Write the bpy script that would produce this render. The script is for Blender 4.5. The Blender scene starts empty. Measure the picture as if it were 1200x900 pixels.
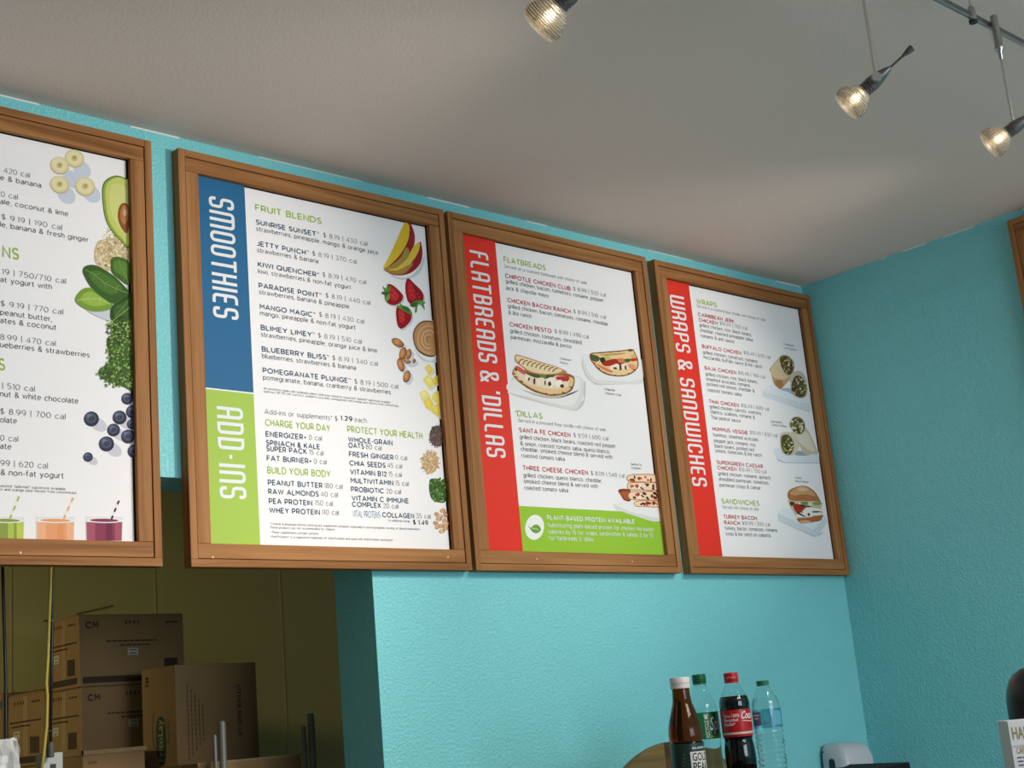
import bpy, bmesh, math, random
from mathutils import Vector, Matrix

# ---------------------------------------------------------------- camera
F_PX, YAW, PITCH, ROLL = 1632.34, .7533, .2435, -.0905
CAM = Vector((0, -2.4972, 1.55))
_f = Vector((math.sin(YAW)*math.cos(PITCH), math.cos(YAW)*math.cos(PITCH), math.sin(PITCH)))
_r = Vector((math.cos(YAW), -math.sin(YAW), 0))
_u = _r.cross(_f)
RGT = math.cos(ROLL)*_r + math.sin(ROLL)*_u
UPV = -math.sin(ROLL)*_r + math.cos(ROLL)*_u
FWD = _f
scene = bpy.context.scene
COL = scene.collection
cd = bpy.data.cameras.new('camera'); co = bpy.data.objects.new('camera', cd); COL.objects.link(co)
cd.sensor_width = 36; cd.lens = F_PX*36/1200; cd.clip_start = .05; cd.clip_end = 60
m = Matrix((RGT, UPV, -FWD)).transposed().to_4x4(); m.translation = CAM
co.matrix_world = m
scene.camera = co

# ---------------------------------------------------------------- view and light
scene.view_settings.view_transform = 'Standard'
scene.view_settings.look = 'None'
scene.view_settings.gamma = 1
scene.view_settings.use_curve_mapping = False
scene.view_settings.exposure = 0.0
scene.cycles.max_bounces = 10
scene.cycles.transparent_max_bounces = 16
scene.cycles.transmission_bounces = 10
wd = bpy.data.worlds.new('world'); scene.world = wd; wd.use_nodes = True
wd.node_tree.nodes['Background'].inputs[0].default_value = (.60, .75, 1, 1)
wd.node_tree.nodes['Background'].inputs[1].default_value = .3

def area(name, loc, target, size, size_y, energy, color):
    l = bpy.data.lights.new(name, 'AREA'); l.shape = 'RECTANGLE'; l.size = size; l.size_y = size_y
    l.energy = energy; l.color = color
    o = bpy.data.objects.new(name, l); COL.objects.link(o); o.location = loc
    o.rotation_euler = (Vector(target)-Vector(loc)).to_track_quat('-Z', 'Y').to_euler()
    return o
def spot(name, loc, target, energy, color, angle, blend=1.0, radius=.03):
    l = bpy.data.lights.new(name, 'SPOT'); l.energy = energy; l.color = color
    l.spot_size = math.radians(angle); l.spot_blend = blend; l.shadow_soft_size = radius
    o = bpy.data.objects.new(name, l); COL.objects.link(o); o.location = loc
    o.rotation_euler = (Vector(target)-Vector(loc)).to_track_quat('-Z', 'Y').to_euler()
    return o
# daylight through the shop window behind the camera
area('window_daylight', (1.9, -5.8, 2.1), (2.4, 0, 2.6), 2.6, 1.2, 76, (.76, .87, 1))
# ceiling light panel of the shop, above and behind the camera
area('ceiling_panel_light', (2.5, -2.6, 2.85), (2.5, -2.6, 0), 1.2, .6, 34, (1, .91, .86))
# fill spots added along the track line to brighten the wall, no fixtures built
spot('fill_spot_right', (3.3, -1.38, 2.62), (2.85, 0, 2.40), 38, (1, .95, .88), 62)
spot('fill_spot_centre', (2.75, -1.38, 2.70), (2.1, 0, 1.62), 30, (1, .92, .82), 58)
spot('fill_spot_middle', (2.15, -1.38, 2.58), (1.15, 0, 2.2), 60, (1, .92, .84), 74)
# the store room's own dim lamp
spot('store_room_lamp', (-.5, .75, 2.15), (1.9, 1.5, 1.55), 46, (1, .88, .52), 46, .8, .12)

CZ = 2.861      # ceiling height
XR = 3.6625     # right wall

# ---------------------------------------------------------------- materials
MATS = {}
def mat(name, color, rough=.5, metal=0, spec=.5, trans=0, ior=1.45, emit=None, estr=0):
    if name in MATS: return MATS[name]
    m = bpy.data.materials.new(name); m.use_nodes = True
    b = m.node_tree.nodes['Principled BSDF']
    b.inputs['Base Color'].default_value = (*color, 1)
    b.inputs['Roughness'].default_value = rough
    b.inputs['Metallic'].default_value = metal
    b.inputs['Specular IOR Level'].default_value = spec
    b.inputs['Transmission Weight'].default_value = trans
    b.inputs['IOR'].default_value = ior
    if emit:
        b.inputs['Emission Color'].default_value = (*emit, 1); b.inputs['Emission Strength'].default_value = estr
    MATS[name] = m; return m
def srgb(r, g, b):
    f = lambda c: (c/255/12.92) if c/255 <= .04045 else ((c/255+.055)/1.055)**2.4
    return (f(r), f(g), f(b))
def nodes(m):
    nt = m.node_tree; return nt, nt.nodes, nt.links, nt.nodes['Principled BSDF']
def bumpy(name, color, scale, strength, rough=.6, color2=None, dist=.002, detail=3, cscale=3, spec=.5):
    m = mat(name, color, rough, spec=spec); nt, N, L, b = nodes(m)
    tc = N.new('ShaderNodeTexCoord'); nz = N.new('ShaderNodeTexNoise')
    nz.inputs['Scale'].default_value = scale; nz.inputs['Detail'].default_value = detail
    L.new(tc.outputs['Object'], nz.inputs['Vector'])
    rp = N.new('ShaderNodeValToRGB'); rp.color_ramp.elements[0].position = .42; rp.color_ramp.elements[1].position = .62
    L.new(nz.outputs['Fac'], rp.inputs['Fac'])
    bp = N.new('ShaderNodeBump'); bp.inputs['Strength'].default_value = strength; bp.inputs['Distance'].default_value = dist
    L.new(rp.outputs['Color'], bp.inputs['Height']); L.new(bp.outputs['Normal'], b.inputs['Normal'])
    if color2:
        n2 = N.new('ShaderNodeTexNoise'); n2.inputs['Scale'].default_value = cscale; n2.inputs['Detail'].default_value = 4
        L.new(tc.outputs['Object'], n2.inputs['Vector'])
        r2 = N.new('ShaderNodeValToRGB'); r2.color_ramp.elements[0].position = .35; r2.color_ramp.elements[1].position = .65
        r2.color_ramp.elements[0].color = (*color, 1); r2.color_ramp.elements[1].color = (*color2, 1)
        L.new(n2.outputs['Fac'], r2.inputs['Fac']); L.new(r2.outputs['Color'], b.inputs['Base Color'])
    return m
def wood(name, vertical, c1, c2, c3):
    m = mat(name, c2, .6, spec=.2); nt, N, L, b = nodes(m)
    tc = N.new('ShaderNodeTexCoord'); oi = N.new('ShaderNodeObjectInfo')
    ad = N.new('ShaderNodeVectorMath'); ad.operation = 'ADD'
    sc = N.new('ShaderNodeVectorMath'); sc.operation = 'SCALE'; sc.inputs['Scale'].default_value = 37
    cb = N.new('ShaderNodeCombineXYZ')
    for i in range(3): L.new(oi.outputs['Random'], cb.inputs[i])
    L.new(cb.outputs[0], sc.inputs[0]); L.new(tc.outputs['Object'], ad.inputs[0]); L.new(sc.outputs[0], ad.inputs[1])
    mp = N.new('ShaderNodeMapping'); mp.inputs['Scale'].default_value = (30, 30, 1.6) if vertical else (1.6, 30, 30)
    L.new(ad.outputs[0], mp.inputs['Vector'])
    n1 = N.new('ShaderNodeTexNoise'); n1.inputs['Scale'].default_value = 1.0; n1.inputs['Detail'].default_value = 5; n1.inputs['Distortion'].default_value = .9
    L.new(mp.outputs[0], n1.inputs['Vector'])
    mp2 = N.new('ShaderNodeMapping'); mp2.inputs['Scale'].default_value = (260, 260, 6) if vertical else (6, 260, 260)
    L.new(ad.outputs[0], mp2.inputs['Vector'])
    n2 = N.new('ShaderNodeTexNoise'); n2.inputs['Scale'].default_value = 1.0; n2.inputs['Detail'].default_value = 3
    L.new(mp2.outputs[0], n2.inputs['Vector'])
    rp = N.new('ShaderNodeValToRGB'); e = rp.color_ramp.elements
    e[0].position = .30; e[0].color = (*c1, 1); e[1].position = .72; e[1].color = (*c3, 1)
    k = e.new(.5); k.color = (*c2, 1)
    mx = N.new('ShaderNodeMath'); mx.operation = 'MULTIPLY_ADD'; mx.inputs[1].default_value = .3; 
    sb = N.new('ShaderNodeMath'); sb.operation = 'SUBTRACT'; sb.inputs[1].default_value = .15
    L.new(n2.outputs['Fac'], mx.inputs[0]); L.new(n1.outputs['Fac'], sb.inputs[0]); L.new(sb.outputs[0], mx.inputs[2])
    L.new(mx.outputs[0], rp.inputs['Fac']); L.new(rp.outputs['Color'], b.inputs['Base Color'])
    bp = N.new('ShaderNodeBump'); bp.inputs['Strength'].default_value = .12; bp.inputs['Distance'].default_value = .001
    L.new(n2.outputs['Fac'], bp.inputs['Height']); L.new(bp.outputs['Normal'], b.inputs['Normal'])
    return m
def film(name, tint, f0=.06, rough=.03):
    """thin clear plastic: lets light straight through, with a glossy skin"""
    m = bpy.data.materials.new(name); m.use_nodes = True; nt = m.node_tree; N = nt.nodes; L = nt.links
    N.remove(N['Principled BSDF']); out = N['Material Output']
    t = N.new('ShaderNodeBsdfTransparent'); t.inputs[0].default_value = (*tint, 1)
    g = N.new('ShaderNodeBsdfGlossy'); g.inputs['Roughness'].default_value = rough
    fr = N.new('ShaderNodeLayerWeight'); fr.inputs['Blend'].default_value = .5
    pw = N.new('ShaderNodeMath'); pw.operation = 'POWER'; pw.inputs[1].default_value = 4.5
    L.new(fr.outputs['Facing'], pw.inputs[0])
    ma = N.new('ShaderNodeMath'); ma.operation = 'MULTIPLY_ADD'; ma.inputs[1].default_value = .8; ma.inputs[2].default_value = f0; ma.use_clamp = True
    x = N.new('ShaderNodeMixShader'); L.new(pw.outputs[0], ma.inputs[0]); L.new(ma.outputs[0], x.inputs[0])
    L.new(t.outputs[0], x.inputs[1]); L.new(g.outputs[0], x.inputs[2]); L.new(x.outputs[0], out.inputs['Surface'])
    MATS[name] = m; return m

TEAL = bumpy('teal_paint', (.21, .62, .645), 155, .48, .45, (.22, .64, .66), .0019, 1.2, 2, .35)
CEIL = bumpy('ceiling_paint', (.77, .635, .56), 160, .15, .7, (.79, .65, .575), .001, 2, 1.5, .2)
WV = wood('oak_upright_grain', True, (.20, .078, .022), (.33, .142, .046), (.42, .20, .072))
WH = wood('oak_level_grain', False, (.20, .078, .022), (.33, .142, .046), (.42, .20, .072))
WHITE = mat('menu_white', (.90, .87, .86), .5, spec=.12)
CREAM = bumpy('cream_panel_paint', (.76, .66, .29), 60, .1, .6, (.78, .68, .30), .001, spec=.2)
FLOOR = bumpy('pale_floor_tile', (.52, .47, .45), 20, .2, .4, (.58, .52, .50))
PLAIN = bumpy('warm_white_paint', (.62, .60, .56), 90, .3, .6)
STEEL = mat('brushed_steel', (.42, .41, .40), .32, .95)
DKSTEEL = mat('dark_pewter', (.16, .155, .15), .38, .8)
CHROME = mat('polished_nickel', (.72, .70, .66), .15, 1)
BLACK = mat('black_plastic', (.012, .012, .014), .38)
DARK = mat('dark_gap', (.02, .016, .012), .7)
CARD = bumpy('brown_cardboard', (.30, .185, .085), 40, .15, .8, (.33, .205, .095), .001, 4, 6, .1)
CARDEDGE = mat('cardboard_edge', (.36, .24, .11), .85)
DULL = mat('dull_zinc', (.20, .20, .19), .55, .4)
MATTEBLACK = mat('matte_black', (.008, .008, .009), .7, spec=.15)

# ---------------------------------------------------------------- mesh helpers
def link(name, me, parent=None):
    o = bpy.data.objects.new(name, me); COL.objects.link(o)
    if parent is not None: o.parent = parent
    return o
def obj(name, bm, mats, parent=None, smooth=False, bevel=0, seg=2):
    me = bpy.data.meshes.new(name)
    bmesh.ops.recalc_face_normals(bm, faces=bm.faces) if bm.faces and not getattr(bm, 'keep', False) else None
    bm.to_mesh(me); bm.free()
    for mm in (mats if isinstance(mats, (list, tuple)) else [mats]): me.materials.append(mm)
    if smooth:
        for p in me.polygons: p.use_smooth = True
        if smooth != 'all': me.set_sharp_from_angle(angle=math.radians(40))
    o = link(name, me, parent)
    if bevel:
        b = o.modifiers.new('bevel', 'BEVEL'); b.width = bevel; b.segments = seg; b.limit_method = 'ANGLE'
    return o
def bx(bm, x0, y0, z0, x1, y1, z1, mi=0):
    v = [bm.verts.new(p) for p in ((x0,y0,z0),(x1,y0,z0),(x1,y1,z0),(x0,y1,z0),(x0,y0,z1),(x1,y0,z1),(x1,y1,z1),(x0,y1,z1))]
    for q in ((0,3,2,1),(4,5,6,7),(0,1,5,4),(1,2,6,5),(2,3,7,6),(3,0,4,7)):
        f = bm.faces.new([v[i] for i in q]); f.material_index = mi
    return v
def box(name, a, b, mats, parent=None, bevel=0):
    bm = bmesh.new(); bx(bm, *a, *b); return obj(name, bm, mats, parent, bevel=bevel)
def lathe(bm, prof, n=32, M=None, cap=True, mi=0, a0=0, a1=2*math.pi, fn=None):
    """prof: (radius, z) list from bottom to top, turned about z"""
    full = abs(a1-a0-2*math.pi) < 1e-6
    rings = []
    for k, (r, z) in enumerate(prof):
        ring = []
        for i in range(n if full else n+1):
            a = a0+(a1-a0)*i/n
            rr = fn(r, z, a) if fn else r
            p = Vector((rr*math.cos(a), rr*math.sin(a), z))
            ring.append(bm.verts.new(M @ p if M else p))
        rings.append(ring)
    c = len(rings[0])
    for k in range(len(rings)-1):
        for i in range(n):
            j = (i+1) % c
            f = bm.faces.new((rings[k][i], rings[k][j], rings[k+1][j], rings[k+1][i])); f.material_index = mi
    if cap and full:
        if prof[0][0] > 1e-6: bm.faces.new(rings[0][::-1]).material_index = mi
        if prof[-1][0] > 1e-6: bm.faces.new(rings[-1]).material_index = mi
    return rings
def tube(bm, pts, r, n=10, mi=0):
    pts = [Vector(p) for p in pts]; rings = []
    for i, p in enumerate(pts):
        d = (pts[min(i+1, len(pts)-1)]-pts[max(i-1, 0)]).normalized()
        a = d.cross(Vector((0, 1, .01)) if abs(d.y) < .9 else Vector((1, 0, 0))).normalized(); b = d.cross(a)
        rr = r[i] if isinstance(r, (list, tuple)) else r
        rings.append([bm.verts.new(p+a*rr*math.cos(t*2*math.pi/n)+b*rr*math.sin(t*2*math.pi/n)) for t in range(n)])
    for k in range(len(rings)-1):
        for i in range(n):
            bm.faces.new((rings[k][i], rings[k][(i+1) % n], rings[k+1][(i+1) % n], rings[k+1][i])).material_index = mi
    bm.faces.new(rings[0][::-1]); bm.faces.new(rings[-1])
def prism(bm, pts, y0, y1, mi=0):
    """pts in (x, z), extruded along y"""
    a = [bm.verts.new((x, y0, z)) for x, z in pts]; b = [bm.verts.new((x, y1, z)) for x, z in pts]
    bm.faces.new(a).material_index = mi; bm.faces.new(b[::-1]).material_index = mi
    for i in range(len(pts)):
        j = (i+1) % len(pts); bm.faces.new((a[i], b[i], b[j], a[j])).material_index = mi
def thing(name, label, cat, loc=(0, 0, 0), group=None, rotz=0):
    o = bpy.data.objects.new(name, None); COL.objects.link(o); o.empty_display_size = .05
    o.location = loc; o.rotation_euler = (0, 0, rotz); o['label'] = label; o['category'] = cat
    if group: o['group'] = group
    return o
def tag(o, label, cat, group=None):
    o['label'] = label; o['category'] = cat
    if group: o['group'] = group
    return o
def struct(o): o['kind'] = 'structure'; return o

# lettering -------------------------------------------------------
_tmp = []
def _glyph_curve(s, bold, shear=0, spacing=1, res=3):
    c = bpy.data.curves.new('t', 'FONT'); c.body = s; c.size = 1; c.offset = bold; c.resolution_u = res
    c.shear = shear; c.space_character = spacing; c.fill_mode = 'FRONT' if hasattr(c, 'fill_mode') else c.fill_mode
    o = bpy.data.objects.new('t', c); return o
def text_geo(s, bold=0, shear=0, spacing=1, res=2):
    o = _glyph_curve(s, bold, shear, spacing, res)
    me = o.to_mesh(); vs = [tuple(v.co) for v in me.vertices]; fs = [tuple(p.vertices) for p in me.polygons]
    o.to_mesh_clear(); c = o.data; bpy.data.objects.remove(o); bpy.data.curves.remove(c)
    return vs, fs
_H = text_geo('H'); CAPH = max(v[1] for v in _H[0])
def put_text(bm, s, x0, x1, z, cap, mapf, bold=0, shear=0, spacing=1, mi=0, res=2, slice_=0):
    """letters fitted between x0 and x1 (x0 only: natural width); cap = cap height"""
    vs, fs = text_geo(s, min(bold, .016), shear, spacing, res)
    if not vs: return x0
    a = min(v[0] for v in vs); b = max(v[0] for v in vs)
    ky = cap/CAPH; kx = (x1-x0)/(b-a) if x1 is not None else ky
    t = bmesh.new(); nv = [t.verts.new((x0+(v[0]-a)*kx, 0, z+v[1]*ky)) for v in vs]
    for f in fs:
        try: t.faces.new([nv[i] for i in f])
        except ValueError: pass
    if slice_:
        x = x0+slice_
        while x < x0+(b-a)*kx:
            bmesh.ops.bisect_plane(t, geom=t.verts[:]+t.edges[:]+t.faces[:], plane_co=(x, 0, 0), plane_no=(1, 0, 0)); x += slice_
    mp = {v: bm.verts.new(mapf(v.co.x, v.co.z)) for v in t.verts}
    for f in t.faces:
        try: bm.faces.new([mp[v] for v in f.verts]).material_index = mi
        except ValueError: pass
    t.free()
    return x0+(b-a)*kx

# round monoline menu letters: centre lines in a unit cap height
def _arc(cx, cy, rx, ry, a0, a1):
    n = max(2, int(abs(a1-a0)/24)); return [(cx+rx*math.cos(math.radians(a0+(a1-a0)*k/n)), cy+ry*math.sin(math.radians(a0+(a1-a0)*k/n))) for k in range(n+1)]
def _o(cx, cy, rx, ry): return _arc(cx, cy, rx, ry, 90, 450)
X_ = .72
G2 = {
 'A': (.84, [[(0,0),(.42,1),(.84,0)], [(.14,.30),(.70,.30)]]),
 'B': (.60, [[(0,.52),(0,1),(.34,1)]+_arc(.34,.76,.22,.24,90,-90)+[(0,.52)], [(0,.52),(.34,.52)]+_arc(.35,.26,.25,.26,90,-90)+[(0,0),(0,.52)]]),
 'C': (.84, [_arc(.48,.5,.48,.5,45,315)]),
 'D': (.76, [[(0,0),(0,1),(.30,1)]+_arc(.30,.5,.46,.5,90,-90)+[(0,0)]]),
 'E': (.54, [[(.54,1),(0,1),(0,0),(.54,0)], [(0,.51),(.48,.51)]]),
 'F': (.52, [[(.52,1),(0,1),(0,0)], [(0,.49),(.46,.49)]]),
 'G': (.86, [_arc(.48,.5,.48,.5,45,318)+[(.86,.20),(.86,.46),(.52,.46)]]),
 'H': (.66, [[(0,0),(0,1)], [(.66,0),(.66,1)], [(0,.51),(.66,.51)]]),
 'I': (0, [[(0,0),(0,1)]]), 'J': (.42, [[(.42,1),(.42,.28)]+_arc(.20,.25,.22,.25,0,-150)]),
 'K': (.64, [[(0,0),(0,1)], [(.60,1),(0,.38)], [(.22,.60),(.64,0)]]), 'L': (.50, [[(0,1),(0,0),(.50,0)]]),
 'M': (.80, [[(0,0),(0,1),(.40,.40),(.80,1),(.80,0)]]), 'N': (.68, [[(0,0),(0,1),(.68,0),(.68,1)]]),
 'O': (.98, [_o(.49,.5,.49,.5)]), 'P': (.58, [[(0,0),(0,1),(.32,1)]+_arc(.32,.69,.26,.31,90,-90)+[(0,.38)]]),
 'Q': (.98, [_o(.49,.5,.49,.5), [(.58,.28),(.92,-.02)]]), 'R': (.60, [[(0,0),(0,1),(.32,1)]+_arc(.32,.70,.26,.30,90,-90)+[(0,.40)], [(.30,.40),(.60,0)]]),
 'S': (.56, [_arc(.28,.745,.26,.255,35,265)+_arc(.28,.25,.28,.25,90,-148)]), 'T': (.64, [[(0,1),(.64,1)], [(.32,1),(.32,0)]]),
 'U': (.66, [[(0,1),(0,.34)]+_arc(.33,.34,.33,.34,180,360)+[(.66,1)]]), 'V': (.80, [[(0,1),(.40,0),(.80,1)]]),
 'W': (1.16, [[(0,1),(.30,0),(.58,.96),(.86,0),(1.16,1)]]), 'X': (.68, [[(0,0),(.68,1)], [(0,1),(.68,0)]]),
 'Y': (.72, [[(0,1),(.36,.45),(.72,1)], [(.36,.45),(.36,0)]]), 'Z': (.60, [[(0,1),(.60,1),(0,0),(.60,0)]]),
 'a': (.50, [_arc(.25,.46,.24,.26,140,0)+[(.49,0)], _o(.245,.21,.245,.21)]),
 'b': (.58, [[(0,1.04),(0,0)], _o(.29,.36,.29,.36)]), 'c': (.52, [_arc(.30,.36,.30,.36,45,315)]),
 'd': (.58, [[(.58,1.04),(.58,0)], _o(.29,.36,.29,.36)]), 'e': (.58, [[(.01,.39),(.58,.39)]+_arc(.29,.36,.29,.36,5,318)]),
 'f': (.32, [[(.10,0),(.10,.80)]+_arc(.31,.82,.21,.22,180,85), [(-.04,.70),(.30,.70)]]),
 'g': (.58, [_o(.29,.36,.29,.36), [(.58,.72),(.58,-.02)]+_arc(.29,-.02,.29,.24,0,-150)]),
 'h': (.50, [[(0,1.04),(0,0)], [(0,.42)]+_arc(.25,.46,.25,.26,180,0)+[(.50,0)]]), 'i': (0, [[(0,.72),(0,0)], [(0,.92),(0,1.02)]]),
 'j': (.02, [[(.02,.72),(.02,-.10)]+_arc(-.12,-.08,.14,.16,0,-80), [(.02,.92),(.02,1.02)]]), 'k': (.46, [[(0,1.04),(0,0)], [(.44,.72),(0,.28)], [(.16,.42),(.48,0)]]),
 'l': (0, [[(0,1.04),(0,0)]]), 'm': (.84, [[(0,.72),(0,0)], [(0,.42)]+_arc(.21,.47,.21,.25,180,0)+[(.42,0)], [(.42,.42)]+_arc(.63,.47,.21,.25,180,0)+[(.84,0)]]),
 'n': (.50, [[(0,.72),(0,0)], [(0,.42)]+_arc(.25,.46,.25,.26,180,0)+[(.50,0)]]), 'o': (.62, [_o(.31,.36,.31,.36)]),
 'p': (.58, [[(0,.72),(0,-.26)], _o(.29,.36,.29,.36)]), 'q': (.58, [[(.58,.72),(.58,-.26)], _o(.29,.36,.29,.36)]),
 'r': (.27, [[(0,.72),(0,0)], [(0,.38)]+_arc(.28,.40,.28,.31,180,92)]), 's': (.42, [_arc(.21,.54,.19,.18,35,262)+_arc(.20,.18,.21,.18,88,-148)]),
 't': (.32, [[(.11,.94),(.11,.20)]+_arc(.28,.19,.17,.19,180,285), [(-.03,.70),(.31,.70)]]), 'u': (.50, [[(0,.72),(0,.28)]+_arc(.25,.27,.25,.27,180,360), [(.50,.72),(.50,0)]]),
 'v': (.54, [[(0,.72),(.27,0),(.54,.72)]]), 'w': (.84, [[(0,.72),(.22,0),(.42,.68),(.62,0),(.84,.72)]]), 'x': (.48, [[(0,0),(.48,.72)], [(0,.72),(.48,0)]]),
 'y': (.54, [[(0,.72),(.28,.02)], [(.54,.72),(.22,-.16),(.12,-.25),(.02,-.24)]]), 'z': (.44, [[(0,.72),(.44,.72),(0,0),(.44,0)]]),
 '0': (.60, [_o(.30,.5,.30,.5)]), '1': (.20, [[(0,.84),(.18,1),(.18,0)]]), '2': (.52, [_arc(.26,.72,.25,.28,165,-35)+[(0,0),(.52,0)]]),
 '3': (.54, [[(.02,1),(.50,1),(.24,.60)]+_arc(.26,.30,.27,.30,88,-145)]), '4': (.62, [[(.46,0),(.46,1),(0,.26),(.62,.26)]]),
 '5': (.54, [[(.48,1),(.06,1),(.04,.55)]+_arc(.26,.31,.27,.31,120,-145)]), '6': (.58, [_o(.29,.31,.28,.31), _arc(.42,.40,.41,.60,180,95)]),
 '7': (.52, [[(0,1),(.52,1),(.16,0)]]), '8': (.56, [_o(.28,.76,.22,.24), _o(.28,.27,.27,.27)]), '9': (.58, [_o(.29,.69,.28,.31), _arc(.16,.60,.41,.60,0,-85)]),
 '$': (.52, [_arc(.26,.73,.24,.22,35,262)+_arc(.26,.28,.26,.22,88,-148), [(.26,1.12),(.26,-.12)]]), '|': (0, [[(0,1.10),(0,-.12)]]),
 '&': (.66, [[(.66,0),(.16,.60)]+_arc(.30,.80,.19,.20,205,-45)+[(.13,.46)]+_arc(.25,.24,.25,.24,125,320)+[(.64,.46)]]),
 '.': (0, [[(0,0),(0,.05)]]), ',': (0, [[(.02,.06),(-.04,-.14)]]), "'": (0, [[(0,1),(0,.74)]]), '‘': (.05, [[(.06,1),(0,.74)]]), '-': (.28, [[(0,.36),(.28,.36)]]),
 '+': (.40, [[(0,.46),(.40,.46)], [(.20,.26),(.20,.66)]]), '*': (.26, [[(.13,1.02),(.13,.70)], [(0,.93),(.26,.79)], [(0,.79),(.26,.93)]]), '/': (.36, [[(0,-.08),(.36,1.06)]]),
 '(': (.18, [_arc(.30,.46,.30,.60,125,235)]), ')': (.18, [_arc(-.12,.46,.30,.60,55,-55)]), '®': (.34, [_o(.17,.83,.17,.17)])}
def monoline(bm, s, x0, x1, z, cap, w, mapf, gap=.15):
    """mapf(x, z, layer)"""
    strokes = []; x = 0
    for ch in s:
        if ch == ' ': x += .50; continue
        wd, ps = G2[ch]
        for p in ps: strokes.append([Vector((x+q[0]+w/2, w/2+q[1]*(1-w))) for q in p])
        x += wd+w+gap
    tot = max(x-gap, .01); kx = (x1-x0)/tot if x1 is not None else cap; k = 0
    for pts in strokes:
        k += 1; n = len(pts); closed = (pts[0]-pts[-1]).length < 1e-4 and n > 3
        if closed: pts = pts[:-1]; n -= 1
        L, R = [], []
        for i, p in enumerate(pts):
            a = pts[(i-1) % n] if (closed or i) else p; b = pts[(i+1) % n] if (closed or i < n-1) else p
            d1, d2 = p-a, b-p
            if d1.length < 1e-9: d1 = d2
            if d2.length < 1e-9: d2 = d1
            d1 = d1.normalized(); d2 = d2.normalized(); d = d1+d2; d = d.normalized() if d.length > 1e-6 else d1
            nr = Vector((-d.y, d.x)); q = w/2/max(.6, abs(nr.dot(Vector((-d1.y, d1.x)))))
            e = d*0
            if not closed and i == 0: e = -d*w*.5 if abs(d.y) < .5 and False else d*0
            l, r = p+nr*q+e, p-nr*q+e
            L.append(bm.verts.new(mapf(x0+l.x*kx, z+l.y*cap, k % 5))); R.append(bm.verts.new(mapf(x0+r.x*kx, z+r.y*cap, k % 5)))
        for i in range(n if closed else n-1):
            j = (i+1) % n; bm.faces.new((L[i], R[i], R[j], L[j]))
    return x0+tot*kx
# ================================================================ STRUCTURE
HB = 2.107   # underside of the header over the pass-through
bm = bmesh.new()
bx(bm, 1.865, 0, 0, XR, .1443, CZ); bx(bm, -1.2, 0, HB, 1.865, .1443, CZ); bx(bm, -3.2, 0, 0, -1.2, .1443, CZ)
bx(bm, -1.2, 0, 0, 1.865, .1443, 1.02)
bmesh.ops.remove_doubles(bm, verts=bm.verts, dist=1e-5)
struct(obj('wall_front', bm, TEAL))
struct(box('wall_right', (XR, -6.1, 0), (XR+.12, .1443, CZ), TEAL))
struct(box('wall_left', (-3.32, -6.1, 0), (-3.2, .1443, CZ), PLAIN))
bm = bmesh.new()
bx(bm, -3.32, -6.1, 0, XR+.12, -6.0, .6); bx(bm, -3.32, -6.1, 2.6, XR+.12, -6.0, CZ)
bx(bm, .6, -6.1, .6, XR+.12, -6.0, 2.6); bx(bm, -3.32, -6.1, .6, -3.0, -6.0, 2.6)
struct(obj('wall_back', bm, PLAIN))
win = struct(box('window_1', (-3.0, -6.08, .6), (.6, -6.06, 2.6), film('window_glass', (.95, .97, .96))))
struct(box('floor', (-3.32, -6.1, -.1), (XR+.12, 0, 0), FLOOR))
struct(box('ceiling', (-3.32, -6.1, CZ), (XR+.12, .1443, CZ+.1), CEIL))
# store room behind the pass-through
YB = 1.75
wb = struct(box('wall_store_back', (-1.5, YB+.008, 0), (4.2, YB+.1, 2.7), CREAM))
PX = [2.27-.49*k for k in range(8, -4, -1)]
for a, b in zip(PX[:-1], PX[1:]):
    o = box('panel', (a+.003, YB-.002, .02), (b-.003, YB+.008, 2.69), CREAM, wb)
bm = bmesh.new()
for a in PX[1:-1]: bx(bm, a-.0022, YB-.0035, .02, a+.0022, YB+.004, 2.69)
obj('batten', bm, CREAM, wb)['kind'] = 'stuff'
struct(box('wall_store_left', (-1.62, .1443, 0), (-1.5, YB+.1, 2.7), CREAM))
struct(box('wall_store_right', (4.2, .1443, 0), (4.3, YB+.1, 2.7), CREAM))
struct(box('ceiling_store', (-1.62, .1443, 2.7), (4.3, YB+.1, 2.8), PLAIN))
struct(box('floor_store', (-1.62, 0, -.1), (4.3, YB+.1, 0), FLOOR))
# caulk line where paint stops short of the ceiling
random.seed(4); bm = bmesh.new(); x = -.4
while x < XR-.05:
    l = random.uniform(.05, .35); h = random.uniform(.0015, .004)
    bx(bm, x, -.0012, CZ-h, min(x+l, XR-.01), 0, CZ); x += l+random.choice([.01, .03, .2, .4])
y = -.3
while y > -1.3:
    l = random.uniform(.02, .12); bx(bm, XR-.0012, y-l, CZ-.003, XR, y, CZ); y -= l+random.choice([.02, .06, .15])
struct(obj('trim_1', bm, mat('pale_caulk', (.72, .80, .78), .6)))

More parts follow.
